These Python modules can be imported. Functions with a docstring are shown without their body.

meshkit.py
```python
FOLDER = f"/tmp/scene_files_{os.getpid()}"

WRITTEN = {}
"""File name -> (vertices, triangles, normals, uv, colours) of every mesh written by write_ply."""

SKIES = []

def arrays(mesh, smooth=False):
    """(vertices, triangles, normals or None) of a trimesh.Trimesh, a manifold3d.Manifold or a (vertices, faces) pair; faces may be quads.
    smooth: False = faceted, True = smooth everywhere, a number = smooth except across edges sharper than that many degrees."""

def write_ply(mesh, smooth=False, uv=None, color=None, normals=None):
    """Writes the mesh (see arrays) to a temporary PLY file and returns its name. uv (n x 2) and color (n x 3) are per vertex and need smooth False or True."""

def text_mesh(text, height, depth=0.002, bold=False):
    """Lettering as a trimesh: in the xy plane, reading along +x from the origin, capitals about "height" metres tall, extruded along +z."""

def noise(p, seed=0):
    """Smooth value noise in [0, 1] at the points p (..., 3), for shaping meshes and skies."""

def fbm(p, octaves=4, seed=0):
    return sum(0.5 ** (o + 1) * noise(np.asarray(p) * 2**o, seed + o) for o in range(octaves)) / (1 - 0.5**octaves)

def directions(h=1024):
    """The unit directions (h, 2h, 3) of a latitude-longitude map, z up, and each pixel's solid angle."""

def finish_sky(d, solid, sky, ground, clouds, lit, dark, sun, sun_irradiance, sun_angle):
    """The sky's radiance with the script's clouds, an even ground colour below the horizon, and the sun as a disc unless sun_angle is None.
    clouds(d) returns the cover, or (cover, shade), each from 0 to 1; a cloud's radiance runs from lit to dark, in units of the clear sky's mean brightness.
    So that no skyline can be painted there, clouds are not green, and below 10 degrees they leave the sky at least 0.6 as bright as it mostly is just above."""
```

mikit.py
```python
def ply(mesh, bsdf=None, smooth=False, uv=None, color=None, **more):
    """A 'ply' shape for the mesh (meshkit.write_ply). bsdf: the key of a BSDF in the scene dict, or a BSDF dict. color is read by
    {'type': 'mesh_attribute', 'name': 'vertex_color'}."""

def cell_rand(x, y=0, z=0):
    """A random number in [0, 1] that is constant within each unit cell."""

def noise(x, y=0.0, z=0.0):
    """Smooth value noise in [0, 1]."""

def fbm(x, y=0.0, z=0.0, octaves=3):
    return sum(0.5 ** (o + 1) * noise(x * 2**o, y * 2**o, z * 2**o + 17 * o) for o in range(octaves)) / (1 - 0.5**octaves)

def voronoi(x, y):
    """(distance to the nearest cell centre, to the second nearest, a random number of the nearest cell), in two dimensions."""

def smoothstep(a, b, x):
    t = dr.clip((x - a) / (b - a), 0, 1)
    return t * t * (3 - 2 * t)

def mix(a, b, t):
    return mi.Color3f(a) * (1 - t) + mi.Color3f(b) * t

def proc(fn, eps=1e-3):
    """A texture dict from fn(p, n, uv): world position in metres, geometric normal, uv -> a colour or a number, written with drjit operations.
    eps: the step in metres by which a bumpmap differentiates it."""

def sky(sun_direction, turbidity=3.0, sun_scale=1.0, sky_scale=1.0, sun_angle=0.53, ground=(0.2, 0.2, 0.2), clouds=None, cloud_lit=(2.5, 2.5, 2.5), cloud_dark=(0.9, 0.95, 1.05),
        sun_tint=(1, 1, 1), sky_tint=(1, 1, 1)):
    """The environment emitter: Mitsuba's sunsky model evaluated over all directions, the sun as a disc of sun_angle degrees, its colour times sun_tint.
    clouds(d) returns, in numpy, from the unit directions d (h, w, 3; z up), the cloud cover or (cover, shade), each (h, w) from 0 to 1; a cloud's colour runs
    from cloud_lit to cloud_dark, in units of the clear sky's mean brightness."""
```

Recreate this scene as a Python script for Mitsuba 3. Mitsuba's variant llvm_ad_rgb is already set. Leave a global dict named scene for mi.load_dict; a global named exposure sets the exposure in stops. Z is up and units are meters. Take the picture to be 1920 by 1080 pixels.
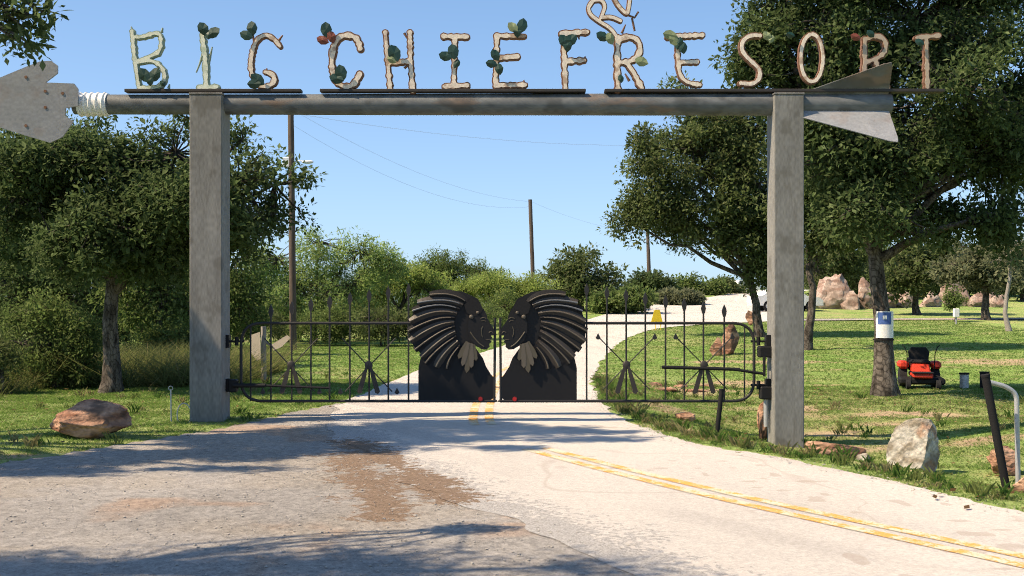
import math, numpy as np, trimesh, mitsuba as mi, mikit, meshkit, drjit as dr
from shapely.geometry import Polygon, LineString, Point, box as sbox
from shapely.ops import unary_union
from shapely import contains_xy, affinity
from mikit import noise, fbm, voronoi, cell_rand, smoothstep, mix
T = mi.ScalarTransform4f
scene, labels = {}, {}

# ------------------------------------------------------------------ camera, sky, exposure
EYE, F, HOR = 1.6, 2059.0, 575.0            # eye height (m), focal length and horizon row of the 1920 x 1080 photograph
scene['camera'] = {'type': 'perspective', 'fov': 50.0, 'fov_axis': 'x', 'near_clip': 0.05, 'far_clip': 3000.0,
                   'principal_point_offset_y': -35.0 / 1080.0,
                   'to_world': T().look_at(origin=[0, 0, EYE], target=[0, 10, EYE], up=[0, 0, 1])}
AZ, EL = math.radians(17), math.radians(49)
SUN = (-math.cos(AZ) * math.cos(EL), -math.sin(AZ) * math.cos(EL), math.sin(EL))
scene['sky'] = mikit.sky(SUN, turbidity=3.0, sun_scale=1.3, sun_tint=(1.0, 0.97, 0.93), sky_tint=(1.2, 1.22, 1.22))
exposure = 2.0

# ------------------------------------------------------------------ helpers
def at(px, py, d):                           # a point of the photograph at the distance d
    return np.array([(px - 960) / F * d, d, EYE + (HOR - py) / F * d])
def sst(a, b, x):
    t = np.clip((np.asarray(x, float) - a) / (b - a), 0, 1)
    return t * t * (3 - 2 * t)
def rng(s): return np.random.RandomState(s)
def numbered(name):
    if name not in used:
        used[name] = 0
        return name
    used[name] += 1
    return f'{name}_{used[name]:03d}'
used = {}
def tag(key, label=None, cat=None, group=None, kind=None):
    d = labels.setdefault(key, {})
    for k, v in (('label', label), ('category', cat), ('group', group), ('kind', kind)):
        if v: d[k] = v
    return key
def thing(name, label, cat, group=None, kind=None):
    return tag(numbered(name), label, cat, group, kind)
def obj(name, mesh, bsdf, parent=None, smooth=False, color=None, **kw):
    key = numbered((parent + '__' if parent else '') + name)
    scene[key] = mikit.ply(mesh, bsdf, smooth=smooth, color=color, **kw)
    return key
def cat(ms):
    ms = [m if isinstance(m, trimesh.Trimesh) else trimesh.Trimesh(m[0], m[1], process=False) for m in ms]
    return trimesh.util.concatenate(ms)
def tube(pts, rad, sides=8, caps=True):
    p = np.asarray(pts, float); n = len(p)
    rad = np.broadcast_to(np.asarray(rad, float), (n,))
    t = np.gradient(p, axis=0); t /= np.linalg.norm(t, axis=1, keepdims=True) + 1e-12
    ref = np.array([0, 0, 1.0]) if abs(t[0, 2]) < 0.8 else np.array([1.0, 0, 0])
    a = np.cross(t[0], ref); a /= np.linalg.norm(a)
    A = []
    for i in range(n):
        a = a - t[i] * (a @ t[i]); a /= np.linalg.norm(a) + 1e-12; A.append(a)
    A = np.array(A); B = np.cross(t, A)
    ang = np.arange(sides) * 2 * np.pi / sides
    v = p[:, None] + rad[:, None, None] * (np.cos(ang)[None, :, None] * A[:, None] + np.sin(ang)[None, :, None] * B[:, None])
    i, j = np.meshgrid(np.arange(n - 1), np.arange(sides), indexing='ij')
    j2 = (j + 1) % sides
    q = np.stack([i * sides + j, i * sides + j2, (i + 1) * sides + j2, (i + 1) * sides + j], -1).reshape(-1, 4)
    f = np.vstack([q[:, [0, 1, 2]], q[:, [0, 2, 3]]]); v = v.reshape(-1, 3)
    if caps:
        k = np.arange(sides); k2 = (k + 1) % sides; m = len(v)
        v = np.vstack([v, p[:1], p[-1:]])
        f = np.vstack([f, np.stack([k2, k, k * 0 + m], 1), np.stack([(n - 1) * sides + k, (n - 1) * sides + k2, k * 0 + m + 1], 1)])
    return v, f
def bend(pts, r=0.15, n=6):                  # rounds the corners of a polyline
    p = [np.asarray(x, float) for x in pts]; out = [p[0]]
    for a, b, c in zip(p, p[1:], p[2:]):
        u, w = a - b, c - b
        k = min(r, 0.49 * np.linalg.norm(u), 0.49 * np.linalg.norm(w))
        s, e = b + u / np.linalg.norm(u) * k, b + w / np.linalg.norm(w) * k
        for q in np.linspace(0, 1, n): out.append((1 - q) ** 2 * s + 2 * q * (1 - q) * b + q * q * e)
    return np.array(out + [p[-1]])
def extrude(poly, y0, y1):                   # an outline in x, z given thickness from y0 to y1
    gs = [g for g in getattr(poly, 'geoms', [poly]) if g.area > 1e-6]
    ms = []
    for g in gs:
        m = trimesh.creation.extrude_polygon(g, abs(y1 - y0), engine='earcut')
        v = m.vertices.copy(); m.vertices = np.stack([v[:, 0], max(y0, y1) - v[:, 2], v[:, 1]], 1)
        ms.append(m)
    return trimesh.util.concatenate(ms)
def box(x0, x1, y0, y1, z0, z1, bev=0.0):
    if bev <= 0:
        m = trimesh.creation.box([x1 - x0, y1 - y0, z1 - z0]); m.apply_translation([(x0 + x1) / 2, (y0 + y1) / 2, (z0 + z1) / 2]); return m
    pts = []
    for sx in (0, 1):
        for sy in (0, 1):
            for sz in (0, 1):
                c = np.array([(x0, x1)[sx], (y0, y1)[sy], (z0, z1)[sz]], float); s = np.array([1 - 2 * sx, 1 - 2 * sy, 1 - 2 * sz]) * bev
                for k in range(3):
                    q = s.copy(); q[k] = 0; pts.append(c + q)
    return trimesh.Trimesh(pts).convex_hull
def ball(c, r, sub=2):
    m = trimesh.creation.icosphere(subdivisions=sub); m.vertices = m.vertices * np.asarray(r, float) + np.asarray(c, float); return m
def pxpoly(pts, d): return Polygon([tuple(at(x, y, d)[[0, 2]]) for x, y in pts])
def turned(m, rz, loc):
    m = m if isinstance(m, trimesh.Trimesh) else trimesh.Trimesh(m[0], m[1], process=False)
    m = m.copy(); c, s = math.cos(rz), math.sin(rz); v = m.vertices
    m.vertices = np.stack([v[:, 0] * c - v[:, 1] * s + loc[0], v[:, 0] * s + v[:, 1] * c + loc[1], v[:, 2] + loc[2]], 1); return m

# ------------------------------------------------------------------ the lie of the land
R_EDGE = np.array([(9.5, 0), (7.2, 3.0), (5.3, 5.9), (3.98, 8.45), (3.05, 11.2), (2.25, 12.6), (1.72, 14.6), (1.5, 17.8), (1.75, 24.0), (2.25, 29.5), (3.35, 38), (5.1, 46.5), (7.4, 53), (12, 57.5), (15.6, 60.5), (19, 72), (24, 90), (28, 105), (34, 120)])
L_EDGE = np.array([(3.4, 0), (2.1, 3.0), (1.15, 5.6), (0.3, 7.7), (-0.5, 9.0), (-1.15, 10.8), (-1.95, 13.0), (-2.55, 15.3), (-2.85, 18.4), (-2.7, 21.0), (-2.35, 28.6), (-0.9, 39), (1.0, 50), (4.1, 61), (8.5, 76), (13, 84), (16.5, 91), (22.5, 105), (29, 120)])
def resample(p, n):
    from scipy.interpolate import PchipInterpolator
    t = np.r_[0, np.cumsum(np.linalg.norm(np.diff(p, axis=0), axis=1))]; t /= t[-1]
    s = np.arange(len(p)) / (len(p) - 1)
    q = np.linspace(0, 1, n); k = PchipInterpolator(s, s)(q)
    return np.stack([PchipInterpolator(s, p[:, 0])(k), PchipInterpolator(s, p[:, 1])(k)], 1)
RE, LE = resample(R_EDGE, 420), resample(L_EDGE, 420)
ROAD = Polygon(np.vstack([LE, RE[::-1]])).buffer(0)
APRON = Polygon([(-40, -6), (-40, 9.4), (-12, 10.0), (-7.5, 10.5), (-5.25, 11.2), (-4.6, 12.6), (-3.85, 14.4), (-3.3, 16.6), (-2.9, 18.3), (-2.4, 17.5), (-2.2, 15.3), (-1.6, 13), (-.7, 10.8), (0, 9), (.8, 7.7), (1.6, 5.6), (2.6, 3), (4, 0), (5, -6)])
from scipy.interpolate import PchipInterpolator
_re = PchipInterpolator(R_EDGE[:13, 1], R_EDGE[:13, 0])
_pr = PchipInterpolator([-60, 5, 12, 17, 25, 31, 45, 60, 76, 90, 105, 120, 160, 2000], [-.2, -.2, -.33, -.34, -.31, -.2, .3, .86, 1.55, 2.35, 3.1, 3.4, 3.4, 3.4])
_pl = PchipInterpolator([-60, 45, 60, 80, 120, 2000], [0, 0, .25, .7, 1.4, 1.4])
def H(x, y):
    x, y = np.asarray(x, float), np.asarray(y, float)
    e = _re(np.clip(y, 0, 53))
    near = _pr(y) * sst(0.35, 2.3, x - e)
    near = near + .22 * sst(5.2, 8.5, x) * sst(10.5, 13.5, y) * sst(19.5, 16, y)
    s2 = sst(-5, 6, x)
    far = (1 - s2) * _pl(y) + s2 * _pr(y)
    k = sst(19, 33, y)
    return near * (1 - k) + far * k
def sheet_strip(L, R, m, off):
    t = np.linspace(0, 1, m)[None, :, None]
    g = L[:, None] * (1 - t) + R[:, None] * t
    n = len(L); x, y = g[..., 0].ravel(), g[..., 1].ravel()
    v = np.stack([x, y, H(x, y) + off], 1)
    i, j = np.meshgrid(np.arange(n - 1), np.arange(m - 1), indexing='ij')
    q = np.stack([i * m + j, i * m + j + 1, (i + 1) * m + j + 1, (i + 1) * m + j], -1).reshape(-1, 4)
    f = np.vstack([q[:, [0, 1, 2]], q[:, [0, 2, 3]]])
    nz = np.cross(v[f[:, 1]] - v[f[:, 0]], v[f[:, 2]] - v[f[:, 0]])[:, 2]
    f[nz < 0] = f[nz < 0][:, ::-1]
    return v, f
# bare ground on the lawns: (x, y, rx, ry)
BARE = [(3.9, 24.5, 1.7, 1.6), (5.8, 26.5, 1.9, 1.5), (5.2, 20.6, 1.1, .8), (4.9, 14.9, 1.1, .55), (6.4, 15.2, 1.2, .5), (6.1, 12.2, .9, .35), (2.55, 18.2, .45, 1.8), (2.3, 14.3, .3, 1.0), (7.0, 19.6, 1.9, 1.0), (9.5, 16.5, 1.8, .7), (6.3, 17.9, 1.3, .6), (4.35, 10.9, .6, .5),
        (4.6, 16.6, 1.0, .8), (-9.0, 10.9, 1.6, .5), (-5.6, 11.7, .7, .25), (7.5, 34, 3, 1.0), (16, 34, 4, 1.2)]
WEAK = [(8, 21, 5.5, 4.5), (5.5, 18, 3, 2.6)]     # thin, half dry turf
def bare_np(x, y, lst=BARE):
    b = np.zeros_like(x)
    n = meshkit.fbm(np.stack([x * 1.7, y * 1.7, x * 0], -1), 3, 5)
    for cx, cy, rx, ry in lst:
        b = np.maximum(b, 1.25 - np.sqrt(((x - cx) / rx) ** 2 + ((y - cy) / ry) ** 2))
    return sst(.12, 1.05, b + (n - .5) * 1.7)

# ------------------------------------------------------------------ materials
def P(color, rough=.6, metal=0.0, spec=.4, two=True, **kw):
    b = {'type': 'principled', 'base_color': color if isinstance(color, dict) else {'type': 'rgb', 'value': list(color)}, 'roughness': rough, 'metallic': metal, 'specular': spec, **kw}
    return {'type': 'twosided', 'bsdf': b} if two else b
def bumped(b, fn, scale, eps=2e-3):
    return {'type': 'twosided', 'bsdf': {'type': 'bumpmap', 'arbitrary': mikit.proc(fn, eps), 'scale': scale, 'bsdf': b}}
def dirt_mask(p):
    n = fbm(p.x * 2.3, p.y * 2.3, 3.0, 4)
    fine = fbm(p.x * 17, p.y * 17, 1.0, 3)
    def seg(ax, ay, bx, by, w):
        ux, uy = bx - ax, by - ay; L2 = ux * ux + uy * uy
        t = dr.clip(((p.x - ax) * ux + (p.y - ay) * uy) / L2, 0, 1)
        return dr.sqrt(dr.square(p.x - ax - ux * t) + dr.square(p.y - ay - uy * t)) / w
    d = dr.minimum(dr.minimum(seg(-1.9, 13.0, -.45, 9.1, .32), seg(-1.75, 12.0, -1.15, 9.2, .40)), seg(-1.1, 9.2, -.95, 8.3, .30))
    grit = noise(p.x * 45, p.y * 45, 4.0)
    return smoothstep(.64, .34, d * .72 + (n - .5) * 1.0 + (fine - .5) * 1.1 + (grit - .5) * .35)
EDGE = [(2.1, 3.0), (1.15, 5.6), (0.3, 7.7), (-0.5, 9.0), (-1.15, 10.8), (-1.95, 13.0), (-2.55, 15.3)]
def edge_dist(p):
    d = mi.Float(99)
    for (ax, ay), (bx, by) in zip(EDGE, EDGE[1:]):
        ux, uy = bx - ax, by - ay; t = dr.clip(((p.x - ax) * ux + (p.y - ay) * uy) / (ux * ux + uy * uy), 0, 1)
        d = dr.minimum(d, dr.sqrt(dr.square(p.x - ax - ux * t) + dr.square(p.y - ay - uy * t)))
    return d
def road_color(p, n, uv):
    a = fbm(p.x * .55, p.y * .35, 0.0, 4); b = noise(p.x * 38, p.y * 38, 0.0); c = noise(p.x * 95, p.y * 95, 2.0)
    st = smoothstep(.6, .78, fbm(p.x * 1.1 + 9, p.y * .8, 3.0, 4))
    v = (.93 + .14 * (a - .5) + .16 * (b - .5) + .20 * (c - .5))
    col = mi.Color3f(.41, .387, .355) * v
    col = mix(col, mi.Color3f(.40, .37, .335) * v, st * .55)
    u = p.x * .87 + p.y * .49; w = p.y * .87 - p.x * .49
    trk = smoothstep(.48, .72, fbm(u * 2.6 + .6 * noise(p.x * .5, p.y * .5), w * .16, 2.0, 3)) * smoothstep(.3, .6, noise(w * .5, u * .7, 6.0))
    col = mix(col, mi.Color3f(.31, .295, .275) * v, trk * .45)
    crack = smoothstep(.035, .0, dr.abs(noise(p.x * .8 + 3 * a, p.y * .8, 5.0) - .5)) * smoothstep(.45, .6, noise(p.x * .4, p.y * .4, 8.0))
    col = mix(col, mi.Color3f(.28, .25, .22), crack * .5)
    spot = smoothstep(.80, .86, noise(p.x * 6, p.y * 6, 9.0)) * smoothstep(.55, .7, noise(p.x * .9, p.y * .9, 4.0))
    col = mix(col, mi.Color3f(.25, .21, .18), spot * .5)
    grit = smoothstep(.42, .58, .55 * noise(p.x * 30, p.y * 30, 3.0) + .45 * fbm(p.x * 3, p.y * 3, 1.0, 3) + .42 - edge_dist(p) * .9)
    col = mix(col, mi.Color3f(.27, .262, .25) * (.7 + .6 * c), grit)
    return mix(col, mi.Color3f(.135, .095, .065) * (.55 + .5 * c + .5 * b), dirt_mask(p) * .95)
def gravel_color(p, n, uv):
    a = fbm(p.x * .6, p.y * .6, 0.0, 4)
    f1, f2, r = voronoi(p.x * 55, p.y * 55)
    r2 = noise(p.x * 120, p.y * 120, 1.0)
    v = .80 + .30 * (r - .3) + .26 * (r2 - .5) + .35 * (a - .5) + .32 * (noise(p.x * 21, p.y * 21, 3.0) - .5)
    warm = fbm(p.x * .9 + 4, p.y * 1.4, 1.0, 3)
    col = mix(mi.Color3f(.25, .237, .22), mi.Color3f(.262, .24, .21), smoothstep(.4, .7, warm)) * v
    red = smoothstep(.62, .74, fbm(p.x * .8 + 11, p.y * .9, 6.0, 4))
    col = mix(col, mi.Color3f(.28, .19, .13) * v, red * .6)
    return mix(col, mi.Color3f(.135, .095, .065) * (.55 + .5 * r2 + .5 * r), dirt_mask(p) * .92)
def ground_color(p, n, uv):
    w = fbm(p.x * 1.7, p.y * 1.7, 3.0, 3)
    def patch(lst):
        b = mi.Float(0)
        for cx, cy, rx, ry in lst:
            b = dr.maximum(b, 1.25 - dr.sqrt(dr.square((p.x - cx) / rx) + dr.square((p.y - cy) / ry)))
        return b
    bare = smoothstep(.12, 1.05, patch(BARE) + (w - .5) * 1.7)
    weak = smoothstep(-.1, .8, patch(WEAK) + (w - .5) * .8)
    big = fbm(p.x * .16, p.y * .16, 0.0, 3); mid = fbm(p.x * .9, p.y * .9, 2.0, 4); fine = fbm(p.x * 14, p.y * 14, 1.0, 3)
    g = mix(mi.Color3f(.115, .18, .045), mi.Color3f(.165, .21, .072), smoothstep(.35, .65, big * .5 + mid * .5))
    g = mix(g, mi.Color3f(.20, .19, .085), smoothstep(.50, .75, mid) * .4 + weak * .4)
    g = g * (.6 + .8 * fine)
    d = mix(mi.Color3f(.235, .165, .105), mi.Color3f(.27, .205, .14), mid) * (.75 + .5 * fine)
    speck = smoothstep(.55, .7, noise(p.x * 9, p.y * 9, 7.0)) * .5
    return mix(g, d, bare * (1 - speck * .6))
scene['m_road'] = P(mikit.proc(road_color), .9, spec=.2)
scene['m_gravel'] = P(mikit.proc(gravel_color), .95, spec=.2)
scene['m_stones'] = P((.33, .31, .28), .9, spec=.2)
scene['m_ground'] = P(mikit.proc(ground_color), .95, spec=.1)
def line_color(p, n, uv):
    w = fbm(p.x * 9, p.y * 9, 0.0, 4); c = noise(p.x * 70, p.y * 70, 1.0)
    return mix(mi.Color3f(.52, .27, .075), mi.Color3f(.44, .46, .38), smoothstep(.40, .60, .6 * w + .4 * fbm(p.x * 2.2, p.y * 2.2, 5.0, 3) + .35 * (c - .5)) * .85)
scene['m_line'] = P(mikit.proc(line_color), .8, spec=.2)
def post_color(p, n, uv):
    s = fbm(p.x * 9, p.y * 9, p.z * 1.1, 4); f = noise(p.x * 55, p.y * 55, p.z * 18); k = fbm(p.x * 4 + 7, p.y * 4, p.z * 3.2, 4)
    col = mix(mi.Color3f(.145, .145, .137), mi.Color3f(.24, .24, .228), s) * (.84 + .32 * f)
    col = mix(col, mi.Color3f(.10, .095, .08), smoothstep(.58, .75, k) * .5)
    grain = smoothstep(.06, .0, dr.abs(noise(p.x * 26, p.y * 26, p.z * .8) - .5))
    return mix(col, mi.Color3f(.12, .11, .095), grain * .35)
scene['m_post'] = P(mikit.proc(post_color), .85, spec=.25)
def pipe_color(p, n, uv):
    a = fbm(p.x * 2.6, p.y * 6, p.z * 6, 4); b = fbm(p.x * 11, p.y * 14, p.z * 14, 3); r = fbm(p.x * 1.4 + 5, p.y * 3, p.z * 5, 4)
    col = mix(mi.Color3f(.085, .094, .098), mi.Color3f(.165, .172, .17), a) * (.7 + .6 * b)
    col = mix(col, mi.Color3f(.20, .12, .07), smoothstep(.60, .76, r) * .6)
    return mix(col, mi.Color3f(.05, .053, .05), smoothstep(.52, .68, fbm(p.x * 3.3, p.y * 5, p.z * 5 + 9, 3)) * .6)
scene['m_pipe'] = P(mikit.proc(pipe_color), .6, spec=.5)
def plate_color(p, n, uv):
    a = fbm(p.x * 5, p.y * 5, p.z * 5, 4); b = fbm(p.x * 30, p.y * 30, p.z * 30, 2)
    col = mix(mi.Color3f(.20, .213, .228), mi.Color3f(.275, .285, .30), a) * (.8 + .4 * b)
    drip = smoothstep(.60, .74, fbm(p.x * 14, p.y * 14, p.z * 1.3, 3)); blot = smoothstep(.60, .72, fbm(p.x * 4 + 8, p.y * 4, p.z * 4, 4))
    return mix(col, mi.Color3f(.19, .12, .075), drip * .12 + blot * .22)
scene['m_plate'] = P(mikit.proc(plate_color), .5, spec=.5)
def dark_plate(p, n, uv):
    return mix(mi.Color3f(.022, .021, .02), mi.Color3f(.05, .04, .032), fbm(p.x * 6, p.y * 6, p.z * 6, 3))
scene['m_dark_plate'] = P(mikit.proc(dark_plate), .55, spec=.4)
scene['m_black'] = P((.012, .012, .013), .6, spec=.25)
scene['m_black_dull'] = P((.016, .016, .017), .8, spec=.2)
scene['m_gate_iron'] = P((.024, .023, .023), .55, spec=.35)
scene['m_feather_blade'] = P((.05, .042, .034), .45, spec=.4)
def cream(p, n, uv):
    a = fbm(p.x * 7, p.y * 7, p.z * 7, 4)
    col = mi.Color3f(.76, .66, .54) * (.72 + .5 * fbm(p.x * 45, p.y * 45, p.z * 20, 3))
    return mix(col, mi.Color3f(.34, .21, .13), smoothstep(.58, .68, a) * .7)
scene['m_cream'] = P(mikit.proc(cream), .6)
def mint(p, n, uv):
    a = fbm(p.x * 8, p.y * 8, p.z * 8, 4)
    return mix(mi.Color3f(.72, .75, .62), mi.Color3f(.36, .45, .33), smoothstep(.5, .72, a) * .7)
scene['m_dull_tan'] = P((.42, .34, .26), .75)  # duller, browner plain face colour for the last two letters
scene['m_mint'] = P(mikit.proc(mint), .6)
scene['m_rust_brown'] = P((.17, .085, .05), .7)
scene['m_grey_green'] = P((.25, .31, .24), .7)
scene['m_metal_leaf'] = P((.012, .045, .030), .45, spec=.5)
scene['m_metal_leaf_pale'] = P((.20, .24, .12), .5, spec=.4)
scene['m_metal_leaf_red'] = P((.18, .05, .03), .5, spec=.4)
scene['m_feather'] = P((.115, .096, .07), .5)
scene['m_feather_grey'] = P((.14, .148, .155), .45)
scene['m_skin_paint'] = P((.09, .076, .05), .55)
def bark(p, n, uv):
    s = fbm(p.x * 16, p.y * 16, p.z * 4, 4); k = voronoi(p.z * 9 + 3 * noise(p.x * 8, p.y * 8), (p.x + p.y) * 14)
    col = mix(mi.Color3f(.038, .032, .027), mi.Color3f(.14, .122, .105), smoothstep(.25, .75, s))
    return col * (.45 + .75 * smoothstep(.0, .25, k[1] - k[0]))
scene['m_bark'] = P(mikit.proc(bark), .95, spec=.1)
scene['m_bark_pale'] = P((.27, .25, .225), .9, spec=.1)
scene['m_leaf'] = {'type': 'principledthin', 'base_color': {'type': 'mesh_attribute', 'name': 'vertex_color'}, 'roughness': .48, 'spec_trans': 0.0, 'diff_trans': 1.0, 'eta': 1.3}
scene['m_grass'] = {'type': 'principledthin', 'base_color': {'type': 'mesh_attribute', 'name': 'vertex_color'}, 'roughness': .6, 'spec_trans': 0.0, 'diff_trans': 1.1, 'eta': 1.2}
def red_rock(p, n, uv):
    st = fbm(p.x * 2.2, p.y * 2.2, p.z * 9 + 2 * noise(p.x * 2, p.y * 2, p.z * 2), 4); f = fbm(p.x * 22, p.y * 22, p.z * 22, 3)
    col = mix(mi.Color3f(.22, .11, .07), mi.Color3f(.43, .27, .185), smoothstep(.3, .72, st)) * (.55 + .9 * f)
    return mix(col, mi.Color3f(.075, .055, .042), smoothstep(.54, .63, fbm(p.x * 3.4 + 3, p.y * 3.4, p.z * 3.4, 4)) * .75)
scene['m_red_rock'] = bumped(P(mikit.proc(red_rock), .95, spec=.1, two=False), lambda p, n, uv: fbm(p.x * 14, p.y * 14, p.z * 26, 3), .03)
def pink_rock(p, n, uv):
    st = fbm(p.x * 1.6, p.y * 1.6, p.z * 3.5 + 2 * noise(p.x * 1.5, p.y * 1.5, p.z), 4); f = fbm(p.x * 9, p.y * 9, p.z * 9, 3)
    col = mix(mi.Color3f(.25, .165, .13), mi.Color3f(.41, .33, .28), smoothstep(.3, .7, st)) * (.6 + .8 * f)
    return mix(col, mi.Color3f(.20, .15, .12), smoothstep(.55, .66, fbm(p.x * 2.2 + 3, p.y * 2.2, p.z * 2.2, 4)) * .7)
scene['m_pink_rock'] = P(mikit.proc(pink_rock), .95, spec=.1)
def pale_rock(p, n, uv):
    a = fbm(p.x * 7, p.y * 7, p.z * 7, 4); f = fbm(p.x * 35, p.y * 35, p.z * 35, 3)
    col = mix(mi.Color3f(.22, .19, .145), mi.Color3f(.42, .395, .34), smoothstep(.35, .6, a)) * (.5 + 1.0 * f)
    return mix(col, mi.Color3f(.28, .17, .11) * (.6 + .8 * f), smoothstep(.53, .66, fbm(p.x * 4 + 5, p.y * 4, p.z * 4, 4)) * .85)
scene['m_pale_rock'] = bumped(P(mikit.proc(pale_rock), .95, spec=.1, two=False), lambda p, n, uv: fbm(p.x * 18, p.y * 18, p.z * 18, 3), .03)
def wood_pole(p, n, uv):
    return mix(mi.Color3f(.075, .055, .042), mi.Color3f(.15, .12, .10), fbm(p.x * 20, p.y * 20, p.z * 1.5, 3))
scene['m_wood_pole'] = P(mikit.proc(wood_pole), .9, spec=.1)
scene['m_galv'] = P((.42, .43, .44), .45, .3)
scene['m_white'] = P((.76, .76, .74), .4)
scene['m_blue_print'] = P((.06, .12, .34), .6)
scene['m_red'] = P((.50, .038, .016), .45, clearcoat=.2)
scene['m_reflector'] = P((.45, .02, .02), .3)
scene['m_rubber'] = P((.02, .02, .021), .85, spec=.2)
scene['m_window'] = P((.03, .04, .05), .08, spec=.6)
scene['m_yellow'] = P((.75, .55, .03), .5)
scene['m_sign_wood'] = P((.66, .56, .42), .8)
scene['m_pale_blue'] = P((.45, .55, .68), .5)
scene['m_tan'] = P((.45, .37, .28), .6)

# ------------------------------------------------------------------ ground, road, apron
def axis(a, b, step, lo, hi, ratio=1.13):
    x = list(np.arange(a, b + 1e-9, step)); s = step
    while x[-1] < hi: s *= ratio; x.append(x[-1] + s)
    s = step
    while x[0] > lo: s *= ratio; x.insert(0, x[0] - s)
    return np.array(x)
gx, gy = axis(-14, 16, .25, -900, 900), axis(2, 36, .25, -200, 1500, 1.06)
X, Y = np.meshgrid(gx, gy, indexing='ij'); x, y = X.ravel(), Y.ravel()
z = H(x, y)
ins = contains_xy(ROAD, x, y) | contains_xy(APRON, x, y)
inb = contains_xy(ROAD.buffer(-.25), x, y) | contains_xy(APRON.buffer(-.25), x, y)
bumps = (meshkit.fbm(np.stack([x * .9, y * .9, x * 0], -1), 3, 2) - .5) * .06 + (meshkit.fbm(np.stack([x * 2.6, y * 2.6, x * 0], -1), 2, 9) - .5) * .02
z = z + np.where(ins, 0, bumps * sst(70, 20, y) + .015) - .05 * inb - .01
n0, n1 = len(gx), len(gy); i, j = np.meshgrid(np.arange(n0 - 1), np.arange(n1 - 1), indexing='ij')
q = np.stack([i * n1 + j, (i + 1) * n1 + j, (i + 1) * n1 + j + 1, i * n1 + j + 1], -1).reshape(-1, 4)
obj('ground', (np.stack([x, y, z], 1), np.vstack([q[:, [0, 1, 2]], q[:, [0, 2, 3]]])), 'm_ground', smooth=True); tag('ground', 'grassy ground with bare pinkish dirt patches', 'ground', kind='structure')
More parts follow.
